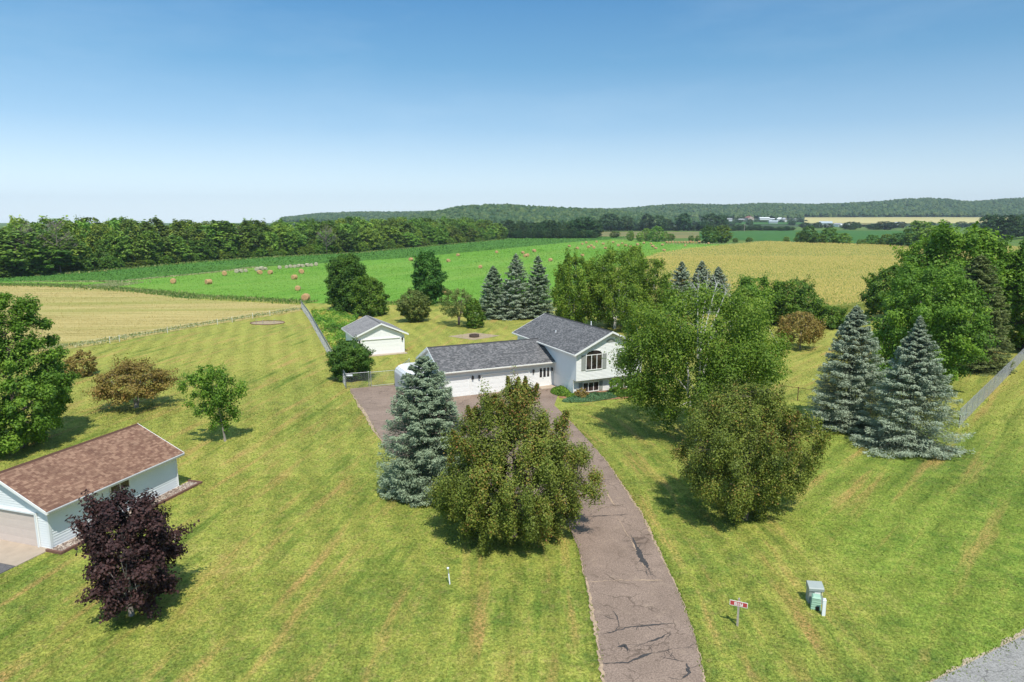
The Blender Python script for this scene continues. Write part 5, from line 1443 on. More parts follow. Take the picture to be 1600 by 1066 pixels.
def put_bale(pr, i, p, label, group):
    o = pr if i == 0 else pr.copy()
    if i: COL.objects.link(o)
    o.location = (*p, 0.05); o.rotation_euler = (0, 0, rnd.uniform(-.9, .9) + .3); s_ = rnd.uniform(.86, 1.1) * (.86 if pr is protoB else 1); o.scale = (s_ * rnd.uniform(.94, 1.06), s_, s_ * rnd.uniform(.9, 1.0))
    tag(o, label, 'hay bale', group)
i = 0
for p, lb in near: put_bale(protoA, i, G(*p), lb, 'round hay bales in the meadow'); i += 1
for p in mid_: put_bale(protoA, i, G(*p), 'round hay bale far off in the bright green meadow', 'far hay bales in the meadow'); i += 1
for p in row2: put_bale(protoA, i, G(*p), 'tiny hay bale in the line at the far end of the meadow', 'line of hay bales at the far end of the meadow'); i += 1
i = 0
for p in oldrow: put_bale(protoB, i, G(*p), 'weathered grey-green bale in the row between meadow and soybeans', 'row of old bales between meadow and soybeans'); i += 1

# beds by the house
def mound(name, cx, cy, rx, ry, h, n, leaf, mat, label, rz=0.0, seed=0, kind='stuff', cat='shrub'):
    rng = np.random.default_rng(seed); u = rng.random(n) ** .5; a = rng.uniform(0, 6.28, n)
    x = u * np.cos(a) * rx; y = u * np.sin(a) * ry
    z = h * np.sqrt(np.clip(1 - u ** 2, 0, 1)) * rng.uniform(.55, 1.05, n) * (1 + .25 * np.sin(x * 3) * np.sin(y * 3.3)) + .03
    V = leaves(np.stack([x, y, z], 1), np.stack([x / rx * .5, y / ry * .5, np.ones(n)], 1) + rng.normal(size=(n, 3)) * .5, leaf * rng.uniform(.6, 1.3, n), leaf * .5, rng)
    o = bpy.data.objects.new(name, np_mesh(name, V, 4, M[mat], rng.random(n))); link(o); o.location = (cx, cy, 0); o.rotation_euler = (0, 0, rz)
    if kind: o['kind'] = kind
    return tag(o, label, cat)
sheet('mulch_bed', [HW(-0.3, 2.4), HW(0, 0.05), HW(8.2, -0.02), HW(8.6, -3.2), HW(4.0, -3.6), HW(0.0, -3.0), HW(-2.0, -0.5)], 0.05, M['mulch'])
mound('juniper_groundcover', *HW(1.2, -2.0), 3.6, 1.3, .42, 9000, .14, 'juniper', 'bluish green spreading juniper in front of the lower window', HA, 1, cat='ground cover')
mound('juniper_groundcover', *HW(6.2, -2.2), 3.0, 1.2, .5, 7000, .14, 'leaf_dark', 'dark green ground cover right of the spreading juniper', HA, 2, cat='ground cover')
mound('perennial_bed', *HW(-.9, 1.1), 1.0, 1.5, .65, 3500, .20, 'leaf_maple', 'bright green leafy clump in the corner by the front door', HA, 3, cat='plant')
mound('perennial_bed', *HW(-.4, -.9), .8, .7, .4, 1500, .18, 'leaf_maple', 'low bright green plants at the house corner', HA, 4, cat='plant')

# ================================================================== TREES OF THE YARD
def fit(bx, by, topy, xl, xr, skirt=0.0):
    """base pixel, top pixel row, crown sides -> trunk position, height, radius"""
    x, y = G(bx, by)
    for _ in range(4):
        R_ = (xr - xl) / 2 / FPX * DEP(y, 3)
        yy = G(bx, by)[1] + R_ * skirt
        x = (bx - 800) / FPX * DEP(yy, 0); y = yy
    return x, y, ZT(topy, y), R_
TREES = {}
def dec(name, key, spec, mats, label, seed, group=None, cat='tree', **kw):
    x, y, H_, R_ = fit(*spec)
    TREES[key] = place_tree(name, crown_tree(seed, H_, R_, **kw), mats, x, y, label, cat, group)
    print('%-14s x%6.1f y%6.1f H%5.1f R%4.1f' % (key, x, y, H_, R_))
def con(name, key, spec, mat, label, seed, group=None, **kw):
    x, y, H_, R_ = fit(*spec)
    TREES[key] = place_tree(name, spruce(seed, H_, R_, **kw), [M[mat], M['bark']], x, y, label, 'tree', group)
    print('%-14s x%6.1f y%6.1f H%5.1f R%4.1f' % (key, x, y, H_, R_))

dec('purple_maple', 'purple', (206, 962, 778, 112, 290), [M['leaf_purple'], M['bark_grey']], 'round dark purple-leaved maple in front of the brown-roofed garage', 21, nleaf=32000, leaf=0.15, ncl=80, crf=0.23, zb=.10, a=.85, b=.5, lump=0.35, aspect=.7, inner=.35, fill=0.05)
con('blue_spruce', 'spruceL', (668, 790, 557, 596, 746, 0.75), 'needle_blue', 'large blue spruce left of the bronze crabapple in front of the garage', 22, nbr=520, per=220, needle=(.17, .055), p=0.45, ragged=.14, belly=.1)
dec('crabapple_tree', 'crab1', (803, 838, 603, 682, 932), [M['leaf_crab'], M['bark']], 'broad olive-bronze crabapple beside the driveway, largest tree in the foreground', 23, nleaf=150000, leaf=0.112, ncl=190, crf=0.16, zb=0.05, a=0.8, b=0.72, droop=0.35, shoots=22, lump=0.5, aspect=.7, zs=1.0, fill=0.12, inner=0.3)
dec('crabapple_tree', 'crab2', (1163, 812, 602, 1050, 1278), [M['leaf_crab'], M['bark']], 'wide olive-bronze crabapple on the lawn right of the driveway', 24, nleaf=120000, leaf=0.112, ncl=170, crf=0.16, zb=0.07, a=0.92, b=0.72, droop=0.35, shoots=10, lump=0.5, aspect=.7, zs=1.0, fill=0.12, inner=0.3)
dec('birch_tree', 'birch', (1084, 688, 448, 950, 1212), [M['leaf_birch'], M['bark_birch']], 'big multi-trunk white birch with bare top branches in front of the house corner', 25, nleaf=95000, leaf=0.19, ncl=120, crf=0.21, zb=.16, a=0.88, b=0.5, droop=0.22, fork=3, lump=0.4, nlimb=24, bare=4, trunk_r=0.2, zs=.95, aspect=.65, fill=0.05)
con('blue_spruce', 'spruceR1', (1322, 680, 478, 1262, 1386, 0.75), 'needle_grey', 'grey-blue spruce left of the ragged spruce at the right', 26, nbr=480, per=190, needle=(.20, .06), p=0.62, ragged=.18)
con('blue_spruce', 'spruceR2', (1416, 718, 494, 1340, 1490, 0.75), 'needle_grey', 'pale ragged blue spruce nearest the right fence corner', 27, nbr=420, per=220, needle=(.19, .06), p=0.85, ragged=0.24, droop=0.2)
dec('maple_tree', 'mapleR', (1428, 603, 415, 1328, 1522), [M['leaf_maple'], M['bark_grey']], 'full bright green maple behind the two blue spruces at right', 28, nleaf=70000, leaf=.27, ncl=120, crf=.18, zb=.04, a=.85, b=.42, lump=0.35, fill=0.15)
con('norway_spruce', 'norway', (1512, 590, 399, 1456, 1572, 1.15), 'needle_green', 'tall dark green spruce beside the right fence', 29, nbr=460, per=170, needle=(.30, .09), p=0.5, ragged=0.12, droop=.35)
con('blue_spruce', 'spruceR3', (1548, 548, 412, 1512, 1588, 1.2), 'needle_blue', 'blue spruce tucked behind the tall dark spruce at the right fence', 30, nbr=300, per=80, needle=(.38, .14), p=.6, ragged=.12)
dec('broadleaf_tree', 'bigR', (1490, 545, 352, 1418, 1572), [M['leaf_maple'], M['bark']], 'tall broad tree rising behind the maple at the right edge, left of two', 31, nleaf=55000, leaf=.42, ncl=90, crf=0.24, zb=.1, b=.45, lump=0.5, fill=0.2)
dec('broadleaf_tree', 'bigR2', (1600, 548, 372, 1530, 1672), [M['leaf_maple'], M['bark']], 'tall broad tree behind the dark spruce, cut by the right picture edge', 32, nleaf=45000, leaf=.42, ncl=90, crf=0.24, zb=.05, b=.45, lump=0.5, fill=0.2)
dec('broadleaf_tree', 'bigR3', (1395, 500, 415, 1350, 1440), [M['leaf_green'], M['bark']], 'dark green tree at the left shoulder of the right-hand trees', 33, nleaf=16000, leaf=.45, ncl=50, zb=.05)
dec('maple_tree', 'nearL', (32, 700, 462, -62, 118), [M['leaf_maple'], M['bark']], 'large bright green tree at the left edge behind the brown-roofed garage', 34, nleaf=95000, leaf=.22, ncl=140, crf=.17, zb=.03, a=.72, b=.5, lump=0.4, inner=.4, fill=0.1)
dec('young_tree', 'young', (352, 690, 570, 284, 376), [M['leaf_maple'], M['bark_grey']], 'small irregular green tree leaning left on the side lawn', 35, nleaf=11000, leaf=.19, ncl=34, crf=0.36, zb=.22, a=.8, b=.7, lump=0.8, lean=(-1.4, 0), inner=.2, fill=0.1)
dec('crabapple_tree', 'crabL', (213, 638, 563, 152, 268), [M['leaf_crabdry'], M['bark_grey']], 'low spreading reddish crabapple on the left lawn', 36, nleaf=16000, leaf=.20, ncl=46, crf=0.26, zb=.32, a=.7, b=.45, fork=3, trunk_r=.14, zs=.6, fill=0.12, lump=0.4)
dec('shrub', 'shrubL', (132, 588, 548, 108, 158), [M['leaf_crabdry'], M['bark']], 'small orange-tinged shrub peeking out behind the large left tree', 37, nleaf=5000, leaf=.24, ncl=24, zb=.02, cat='shrub')
dec('oak_tree', 'oak', (546, 486, 397, 512, 584), [M['leaf_dark'], M['bark']], 'dense dark oval tree at the back left of the yard', 38, nleaf=42000, leaf=.36, ncl=80, crf=0.24, zb=.0, a=.9, b=.38, lump=0.28, fill=0.28)
dec('lilac_bush', 'bushoak', (578, 493, 431, 549, 607), [M['leaf_green'], M['bark']], 'round bright bush touching the dark oval tree', 39, nleaf=16000, leaf=.33, ncl=60, crf=0.24, zb=.0, b=.4, lump=0.28, cat='shrub', fill=0.28)
dec('columnar_tree', 'cedar', (668, 476, 393, 641, 695), [M['leaf_cedar'], M['bark']], 'dense egg-shaped green tree at the back of the yard above the detached garage', 40, nleaf=28000, leaf=.36, ncl=80, crf=0.24, zb=.0, a=.95, b=.42, lump=0.18, fill=0.28)
dec('lilac_bush', 'bush2', (648, 503, 452, 622, 676), [M['leaf_olive'], M['bark']], 'grey-green bush in front of the egg-shaped tree', 41, nleaf=13000, leaf=.30, ncl=50, crf=0.24, zb=.0, b=.4, lump=0.28, cat='shrub', fill=0.28)
dec('apple_tree', 'apple', (717, 508, 451, 686, 748), [M['leaf_olive'], M['bark']], 'open-branched apple tree behind the fire pit', 42, nleaf=6000, leaf=.26, ncl=40, crf=.2, zb=.25, b=.45, fork=2, trunk_r=.2)
dec('shrub', 'bush3', (739, 513, 466, 722, 757), [M['leaf_green'], M['bark']], 'dense green bush standing against the apple tree', 43, nleaf=9000, leaf=.27, ncl=36, zb=.0, b=.4, cat='shrub', crf=0.24, fill=0.28, lump=0.28)
dec('lilac_bush', 'lilac', (548, 592, 531, 512, 582), [M['leaf_dark'], M['bark']], 'tall dark lilac in front of the detached garage inside the fence corner', 44, nleaf=32000, leaf=.20, ncl=80, crf=0.24, zb=.0, a=.95, b=.4, lump=0.28, cat='shrub', fill=0.28)
for k, (bx, by, ty, xl, xr) in enumerate([(771, 499, 416, 744, 800), (806, 500, 397, 776, 838), (840, 499, 400, 812, 868)]):
    con('blue_spruce', 'sp%d' % k, (bx, by, ty, xl, xr, .6), 'needle_blue' if k != 1 else 'needle_grey', ('shortest, leftmost of the three spruces behind the house', 'middle of the three spruces behind the house', 'right one of the three spruces, against the pale birches')[k], 50 + k, 'three spruces behind the house', nbr=300, per=95, needle=(.36, .12), p=.62, ragged=.22)
for k, (bx, by, ty, xl, xr) in enumerate([(1062, 492, 409, 1034, 1092), (1093, 490, 408, 1064, 1122), (1119, 490, 417, 1092, 1144)]):
    con('blue_spruce', 'sq%d' % k, (bx, by, ty, xl, xr, .6), 'needle_grey', ('left of the three blue spruces above the white birch', 'middle of the three blue spruces above the white birch', 'right, smallest of the three blue spruces above the white birch')[k], 55 + k, 'three spruces above the white birch', nbr=300, per=95, needle=(.36, .12), p=.65, ragged=.22)
for k, (bx, by, ty, xl, xr, mt) in enumerate([(893, 515, 396, 848, 938, 'leaf_yellowish'), (960, 514, 386, 904, 1016, 'leaf_birch'), (1014, 508, 404, 980, 1046, 'leaf_birch'), (990, 498, 384, 964, 1018, 'leaf_yellowish')]):
    dec('birch_tree', 'rb%d' % k, (bx, by, ty, xl, xr), [M[mt], M['bark_birch']], ('yellowish birch directly behind the house roof, left of its group', 'tallest broad birch of the group behind the house', 'right-hand birch of the group behind the house', 'narrow yellow-topped birch at the back of the group behind the house')[k], 60 + k, 'birches behind the house', nleaf=34000 if k < 2 else 18000, leaf=.30, ncl=80, crf=.24, zb=.08, a=.9, b=.45, droop=.15, lump=.35, fork=2, trunk_r=.2, zs=.95)
dec('shrub', 'cl0', (1180, 505, 430, 1140, 1232), [M['leaf_maple'], M['bark']], 'wide green thicket right of the blue spruces, left part', 70, nleaf=16000, leaf=.38, ncl=60, zb=.0, b=.4, cat='shrub', crf=0.26, lump=0.3)
dec('shrub', 'cl1', (1238, 508, 436, 1190, 1288), [M['leaf_green'], M['bark']], 'wide dark green thicket right of the blue spruces, right part', 71, nleaf=16000, leaf=.38, ncl=60, zb=.0, b=.4, cat='shrub', crf=0.26, lump=0.3)
dec('shrub', 'cl2', (1300, 512, 480, 1270, 1330), [M['leaf_green'], M['bark']], 'low green shrub at the corn field edge right of the thicket', 72, nleaf=7000, leaf=.34, ncl=40, zb=.0, b=.4, cat='shrub')
dec('broadleaf_tree', 'mid1', (1155, 530, 450, 1122, 1182), [M['leaf_birch'], M['bark']], 'light green tree between the white birch and the thicket', 73, nleaf=14000, leaf=.33, ncl=50, zb=.05, b=.45)
dec('crabapple_tree', 'crabF', (1250, 546, 487, 1216, 1288), [M['leaf_crabdry'], M['bark_grey']], 'small reddish crabapple with a clear trunk near the thicket', 74, nleaf=9000, leaf=.24, ncl=40, crf=.24, zb=.3, a=.75, b=.45, droop=.5)
dec('barberry_shrub', 'bar', (909, 623, 607, 896, 920), [M['leaf_crabdry'], M['bark']], 'rounded bronze bush below the lower triple window', 75, nleaf=3500, leaf=.13, ncl=24, zb=.0, b=.4, cat='shrub')
dec('young_tree', 'gb', (962, 616, 591, 950, 976), [M['leaf_maple'], M['bark']], 'small bright green tree-shaped bush between the two lower windows', 76, nleaf=4500, leaf=.15, ncl=26, zb=.02, b=.45, cat='shrub')

# garden inside the back fence
def garden():
    rng = np.random.default_rng(80)
    poly = pxs([(492, 508), (530, 560), (556, 545), (546, 520), (560, 497), (520, 487), (486, 486)])
    n = 60000; xs = [p[0] for p in poly]; ys = [p[1] for p in poly]
    X = rng.uniform(min(xs), max(xs), n); Y = rng.uniform(min(ys), max(ys), n); k = inside(X, Y, poly); X, Y = X[k], Y[k]; n = len(X)
    hm = .35 + .55 * (np.sin(X * 1.7 + Y * .6) * np.sin(Y * .9 - X * .4)) ** 2 + .5 * ((Y > 112) & (Y < 124))
    Z = hm * rng.uniform(.25, 1.1, n)
    V = leaves(np.stack([X, Y, Z], 1), rng.normal(size=(n, 3)) * .5 + np.array([0, 0, .8]), rng.uniform(.12, .42, n), rng.uniform(.08, .25, n), rng)
    t = np.clip(.5 + .5 * np.sin(X * .9) * np.cos(Y * .5) + rng.normal(size=n) * .2, 0, 1)
    o = bpy.data.objects.new('garden_plants', np_mesh('garden_plants', V, 4, M['leaf_garden'], t)); link(o); o['kind'] = 'stuff'
    tag(o, 'overgrown vegetable garden between the long fence and the detached garage', 'garden')
    sheet('garden_soil', poly, 0.045, M['mulch'])
M['leaf_garden'] = leaf_mat('garden_leaves', [(0.068, 0.176, 0.024), (0.149, 0.324, 0.036), (0.324, 0.513, 0.072), (0.608, 0.540, 0.144)])
garden()

# ================================================================== FAR TREES
vars_ = []
for k in range(9):
    H_ = 16.0; R_ = [5.0, 5.6, 4.4, 5.2, 6.0, 4.0, 5.0, 5.4, 4.6][k]
    V, t, mb = crown_tree(200 + k, H_, R_, zb=.03, a=[.9, .8, 1.0, .85, .9, .95, .8, .9, .85][k], b=.42, ncl=46, crf=.24, nleaf=5200, leaf=.72, lump=.35, nlimb=6, twigs=False, inner=.6, fill=.35, zs=.8)
    vars_.append((V, t, mb, H_, R_))
def far_meshes(mat, nm):
    out = []
    for V, t, mb, H_, R_ in vars_: out.append((np_mesh(nm, V, 4, [mat, M['bark']], t, extra=mb), H_, R_))
    return out
FM = far_meshes(M['leaf_forest'], 'forest_tree'); RM = far_meshes(M['leaf_row'], 'row_tree')
rnd = random.Random(42)
def far_tree(set_, x, y, h, r, label, group, name='broadleaf_tree', k=None):
    me, H_, R_ = set_[rnd.randrange(9) if k is None else k]
    o = bpy.data.objects.new(name, me); link(o); o.location = (x, y, 0); o.rotation_euler = (0, 0, rnd.uniform(0, 6.28)); o.scale = (r / R_, r / R_, h / H_)
    tag(o, label, 'tree', group); return o
edge = pxs([(-150, 445), (0, 434.5), (130, 425.5), (300, 410), (400, 403), (560, 394.5), (700, 382), (792, 373.5)])
def polyline_pts(pl_, sp, off):
    out = []
    for a, b in zip(pl_[:-1], pl_[1:]):
        a = np.array(a); b = np.array(b); L = np.linalg.norm(b - a); nr = np.array([-(b - a)[1], (b - a)[0]]) / L
        k = max(1, int(round(L / sp)))
        for i in range(k): out.append(a + (b - a) * ((i + rnd.uniform(.1, .9)) / k) + nr * (off + rnd.uniform(-.3, .3) * sp))
    return out
def wood_part(px_):
    return ('cut off by the left picture edge', 'above the far left of the stubble field', 'above the pale straw patch', 'above the two leftmost bales', 'above the left end of the old bale row', 'above the right end of the old bale row', 'behind the dark oval tree', 'above the egg-shaped tree', 'at the right tip of the wood')[min(8, max(0, int((px_ + 100) / 100)))]
def wood_label(px_, row):
    return ('lower front tree of the wood ', 'middle-height tree of the wood ', 'tall tree of the wood ', 'tallest hindmost tree of the wood ')[row] + wood_part(px_)
for row, (off, sp, h0, h1) in enumerate([(5, 9, 9, 14.5), (13, 10, 13.5, 18), (22, 11, 15.5, 19.5), (33, 13, 16.5, 20.5)]):
    for p in polyline_pts(edge, sp, off):
        px_ = 800 + FPX * p[0] / p[1]
        if px_ < -140: continue
        # tree-top line of the photograph falls slightly to the right
        lim = ZT(np.interp(px_, [-200, 0, 100, 190, 260, 420, 560, 700, 800], [336, 334, 329, 339, 340, 344, 336, 339, 345]), p[1])
        h = min(rnd.uniform(h0, h1), lim * rnd.uniform(.86, 1.03) if row >= 2 else lim * .97)
        far_tree(FM, p[0], p[1], max(h, 7) * rnd.choice((.86, .95, 1, 1, 1.03)), rnd.choice((4.6, 5.5, 6.5, 8, 9.5)), wood_label(px_, row), 'trees of the wood along the left fields, ' + wood_part(px_))
for p in polyline_pts(edge, 4.5, 0.5):
    px_ = 800 + FPX * p[0] / p[1]
    if px_ < -120: continue
    me, H_, R_ = FM[rnd.randrange(9)]
    o = bpy.data.objects.new('forest_shrub', me); link(o); o.location = (p[0], p[1], -0.4); o.rotation_euler = (0, 0, rnd.uniform(0, 6.28)); h = rnd.uniform(2.5, 6); o.scale = (rnd.uniform(2, 3.4) / R_,) * 2 + (h / H_,)
    tag(o, 'low shrub at the wood edge ' + wood_part(px_), 'shrub', 'shrubs at the edge of the wood, ' + wood_part(px_))
# grey dead trees showing in the wood
def snag(x, y, h, label, seed):
    r = random.Random(seed); mb = MB(); mb.tube([(0, 0, 0), (r.uniform(-.4, .4), 0, h * .5), (r.uniform(-.5, .5), 0, h)], [.24, .15, .04], 6)
    for _ in range(46):
        z = h * r.uniform(.25, .95); a = r.uniform(0, 6.28); L = (1 - z / h) * h * .45 + 1.2
        q = (math.cos(a) * L * .5, math.sin(a) * L * .5, z + L * .3); e = (math.cos(a) * L, math.sin(a) * L, z + L * .75)
        mb.tube([(0, 0, z), q, e], [.075, .05, .015], 4)
        for _k in range(5):
            u = r.uniform(.3, 1); s_ = [q[i] * (1 - u) + e[i] * u for i in range(3)]
            mb.tube([tuple(s_), (s_[0] + r.uniform(-1, 1), s_[1] + r.uniform(-1, 1), s_[2] + r.uniform(.3, 1.3))], [.045, .02], 3)
    o = mb.build('dead_tree', M['bark_dead']); o.location = (x, y, 0); tag(o, label, 'tree')
for px_, by, ty, lb, sd in [(62, 432, 347, 'tall grey leafless tree in the wood at far left', 1), (355, 404, 356, 'grey leafless tree in the wood above the left hay bales', 2), (500, 399, 352, 'thin grey dead trunk in the middle of the wood', 3), (8, 434, 352, 'grey dead tree at the very left end of the wood', 4)]:
    x, y = G(px_, by); snag(x + 1, y + 9, ZT(ty, y + 9), lb, sd)
# dark tree belt beyond the meadow
def belt(px0, px1, by, ty0, ty1, n, rr2, label, group, name='broadleaf_tree', set_=None, dep=0.0):
    for i in range(n):
        px_ = px0 + (px1 - px0) * (i + rnd.uniform(.2, .8)) / n
        b = by(px_) if callable(by) else by
        x, y = G(px_, b); y2 = y * (1 + rnd.uniform(0, dep)); x2 = x * y2 / y
        far_tree(set_ or RM, x2, y2, ZT(rnd.uniform(ty0, ty1), y2), rnd.uniform(*rr2), label, group, name)
belt(792, 935, 372.5, 343, 350, 20, (6, 9), 'dark tree in the belt closing the soybean field', 'tree belt behind the soybean field', dep=.08)
belt(800, 930, 373, 357, 364, 16, (3, 5), 'low bush under the belt behind the soybean field', 'low bushes behind the soybean field', 'shrub')
for p, r_, lb in [((912, 372, 339), 12, 'rounded dark tree standing above the belt left of the gap'), ((955, 362, 334), 16, 'broad dark tree first right of the gap in the far tree line'), ((980, 361, 338), 13, 'dark tree second right of the gap in the far tree line'), ((1010, 361, 334), 13, 'tall dark tree in the middle of the far tree line'),
                   ((1030, 361, 336), 11, 'dark tree just left of the low dip in the far tree line'), ((1043, 360, 342), 9, 'smaller tree in the dip of the far tree line'), ((1068, 361, 333), 14, 'tall dark tree left of the far utility pole'),
                   ((1110, 360, 333), 15, 'broad dark tree right of the far red-brown house'), ((1128, 360, 336), 12, 'dark tree at the right end of the tall far row'), ((1095, 361, 346), 9, 'small dark tree beside the far red-brown house')]:
    x, y = G(p[0], p[1]); far_tree(RM, x, y, ZT(p[2], y), r_, lb, None)
belt(945, 1240, 361, 349, 355, 34, (6, 11), 'small dark tree in the long hedge row across the far fields', 'far hedge row trees', dep=.06)
for p, r_, lb in [((985, 377, 361), 3.6, 'small bush at the far meadow end, left'), ((1000, 378, 363), 3.2, 'low bush at the far meadow end next to the taller ones'), ((1010, 377, 357), 5.0, 'bush in the clump at the far meadow end'), ((1026, 378, 353.5), 6.5, 'tallest rounded tree in the clump at the far meadow end'), ((1038, 377, 362), 3.5, 'bush at the right of the clump at the far meadow end'),
                   ((1048, 376, 365), 3.5, 'separate dark bush between the far clump and the twin trees'), ((1079, 377, 368), 3, 'low dark bush left of the twin trees'), ((1090, 377, 368), 2.6, 'tiny bush next to the twin trees'), ((1108, 381, 353), 7.5, 'left of the twin grey-green trees at the corn corner'), ((1128, 380, 352), 7.2, 'right of the twin grey-green trees at the corn corner'),
                   ((1149, 379, 372), 2.4, 'small pale bush by the corn edge'), ((1170, 378.5, 371), 3, 'single round dark bush on the far green field'), ((960, 372, 361), 5, 'bush at the corner of the soybean field'), ((1229, 378, 370), 3, 'round bush in the gap left of the tree clump')]:
    x, y = G(p[0], p[1]); far_tree(FM, x, y, ZT(p[2], y), r_, lb, None)
for p, r_, lb in [((1252, 383, 361), 5.5, 'dark tree at the left end of the clump beyond the corn'), ((1262, 383, 353), 6.5, 'tall brownish tree in the clump beyond the corn'), ((1276, 384, 364), 6.0, 'bright rounded tree in the clump beyond the corn'), ((1296, 384, 356), 6.5, 'pointed dark tree in the clump beyond the corn'), ((1318, 385, 364), 6.0, 'tree at the right end of the clump beyond the corn'),
                   ((1344, 386, 374), 4, 'low tree at the left of the second clump beyond the corn'), ((1361, 386, 367), 4.5, 'narrow dark tree in the second clump beyond the corn'), ((1385, 387, 366), 5.5, 'dense tree in the second clump beyond the corn'), ((1405, 388, 364), 6.0, 'tree joining the second clump to the tall dark tree'), ((1432, 390, 345), 10, 'very tall dark tree at the right end of the corn'), ((1458, 392, 352), 9, 'dark tree behind the broad right-hand tree')]:
    x, y = G(p[0], p[1]); far_tree(FM, x, y, ZT(p[2], y), r_, lb, None)
belt(1240, 1600, 357, 346, 352, 16, (8, 13), 'small dark tree along the far farmsteads', 'trees along the far farmsteads', dep=.05)
for p, r_, lb in [((1328, 359, 346.5), 13, 'lone round dark tree in front of the yellow grain field'), ((1382, 359, 346), 17, 'wide dark tree in front of the yellow grain field'), ((1365, 359, 350), 12, 'smaller dark tree left of the wide one at the grain field')]:
    x, y = G(p[0], p[1]); far_tree(RM, x, y, ZT(p[2], y), r_, lb, None)
belt(1535, 1720, 378, 333, 344, 14, (8, 12), 'dark tree in the wood at the far right edge', 'wood at the far right edge', dep=.3)

belt(1118, 1262, 352.5, 341, 347, 15, (8, 12), 'tree among the far white and tan buildings', 'trees among the far buildings', dep=.25)
# far buildings
M['far_white'] = plain('far_white_paint', (.72, .73, .72), .6, var=.05); M['far_tan'] = plain('far_tan_paint', (.52, .42, .33), .7, var=.08); M['far_red'] = plain('far_red_brown', (.26, .10, .08), .7, var=.1)
M['far_blue'] = plain('far_blue_metal', (.40, .45, .47), .6, var=.06); M['far_roof'] = plain('far_roof_grey', (.33, .32, .32), .8, var=.1)
def far_building(px_, d, w, l, h, rot, wall, roof, label):
    z = float(hill_z(px_, d)) + .3 if d > 1400 else 0
    if d > 1500: w, l, h = w * .62, l * .55, h * .72
    r = empty('farm_building', ((px_ - 800) / FPX * d, d, z), rot, label, 'building')
    g = MB(); g.prism([(-w / 2, -.5), (w / 2, -.5), (w / 2, h), (0, h + w * .22), (-w / 2, h)], 'y', -l / 2, l / 2); g.build('wall', M[wall], r)
    g = MB(); t = .4
    g.prism([(-w / 2 - .7, h - .3), (0, h + w * .22 + .05), (0, h + w * .22 + .05 + t), (-w / 2 - .7, h - .3 + t)], 'y', -l / 2 - .6, l / 2 + .6)
    g.prism([(w / 2 + .7, h - .3), (0, h + w * .22 + .05), (0, h + w * .22 + .05 + t), (w / 2 + .7, h - .3 + t)][::-1], 'y', -l / 2 - .6, l / 2 + .6); g.build('roof', M[roof], r)
    for k in (-1, 1):
        g = MB(); g.box(k * w * .25 - .6, k * w * .25 + .6, -l / 2 - .06, -l / 2 - .01, h * .35, h * .75); g.build('window', M['glass'], r)
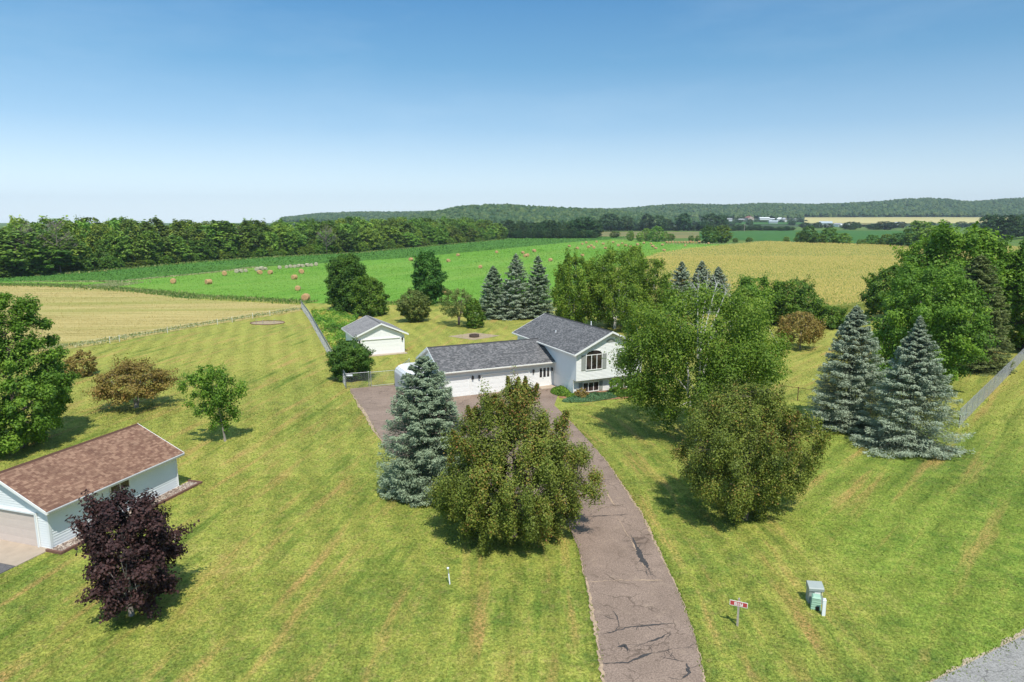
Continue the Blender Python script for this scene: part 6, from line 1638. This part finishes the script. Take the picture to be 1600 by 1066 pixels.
for a in [(1126, 1150, 11, 13, 4, .3, 'far_white', 'far_red', 'white far house with red-brown roof in the tree row'), (1060, 960, 6, 6, 3, .2, 'far_white', 'far_white', 'tiny white outbuilding in front of the far tree row'),
          (1134, 1700, 16, 26, 6, 1.2, 'far_white', 'far_roof', 'long white building among the far trees'), (1165, 1760, 30, 22, 8, .4, 'far_tan', 'far_red', 'large tan building on the far slope'), (1152, 1690, 14, 18, 5, 1.3, 'far_tan', 'far_roof', 'tan building left of the large one on the far slope'),
          (1188, 1780, 14, 44, 6, 1.5, 'far_white', 'far_white', 'long low white building on the far slope'), (1202, 1560, 16, 34, 6, 1.4, 'far_blue', 'far_blue', 'blue-grey metal building on the far slope'), (1207, 1850, 12, 20, 5, .7, 'far_white', 'far_roof', 'white house high on the far slope, left'),
          (1222, 1860, 12, 18, 5, .2, 'far_white', 'far_roof', 'white house high on the far slope, right'), (1212, 1800, 10, 14, 5, 1.0, 'far_white', 'far_white', 'small white house between the high ones'), (1283, 1330, 14, 22, 6, 1.2, 'far_white', 'far_blue', 'white barn with pale roof left of the yellow field'),
          (1302, 1300, 9, 12, 4, .4, 'far_white', 'far_roof', 'small white house right of the pale-roofed barn'), (1313, 1290, 8, 16, 3, 1.4, 'far_white', 'far_white', 'low white shed at the far farmstead'), (1397, 1350, 12, 16, 5, .8, 'far_red', 'far_roof', 'brown far house behind the wide dark tree'), (1390, 1280, 5, 12, 2.6, 1.45, 'far_white', 'far_white', 'low white wall-like shed by the wide dark tree')]:
    far_building(*a)
for k in range(16):
    px_ = 1140 + rnd.random() * 96; d_ = rnd.uniform(1620, 1900)
    far_building(px_, d_, rnd.uniform(9, 14), rnd.uniform(13, 22), rnd.uniform(4, 6), rnd.uniform(0, 3), rnd.choice(['far_white', 'far_tan', 'far_white']), rnd.choice(['far_roof', 'far_white', 'far_red']), 'one of the small far houses scattered over the slope')
for o in COL.objects:
    if o.get('label') == 'one of the small far houses scattered over the slope': o['group'] = 'small far houses scattered over the slope'
# utility poles far off
for px_, by, ty, lb in [(1077, 361, 343, 'tall far utility pole beside the dark tree'), (1163, 361, 350, 'short far utility pole in the right part of the far row'), (1009, 361, 349, 'thin far utility pole in front of the dark trees')]:
    x, y = G(px_, by); r = empty('utility_pole', (x, y, 0), .4, lb, 'pole'); h = ZT(ty, y)
    g = MB(); g.tube([(0, 0, 0), (0, 0, h)], [.3, .22], 6); g.build('pole', M['wood_post'], r); g = MB(); g.box(-1.6, 1.6, -.15, .15, h - 1.4, h - 1.1); g.build('crossarm', M['wood_post'], r)

# ================================================================== AIR
HZ = 0.00010
if HZ > 0:
    g = MB(); g.box(-3600, 3600, -300, 3900, -32.0, 130.0); hz = g.build('haze', plain('tmp', (1, 1, 1)))
    m = bpy.data.materials.new('haze_air'); m.use_nodes = True; nt = m.node_tree; nt.nodes.clear()
    out = nt.nodes.new('ShaderNodeOutputMaterial'); vol = nt.nodes.new('ShaderNodeVolumePrincipled')
    vol.inputs['Color'].default_value = (0.80, 0.88, 1.0, 1); vol.inputs['Density'].default_value = HZ; vol.inputs['Anisotropy'].default_value = 0.2
    nt.links.new(vol.outputs[0], out.inputs['Volume'])
    hz.data.materials.clear(); hz.data.materials.append(m); hz['kind'] = 'stuff'; tag(hz, 'thin pale summer haze over the landscape', 'haze')
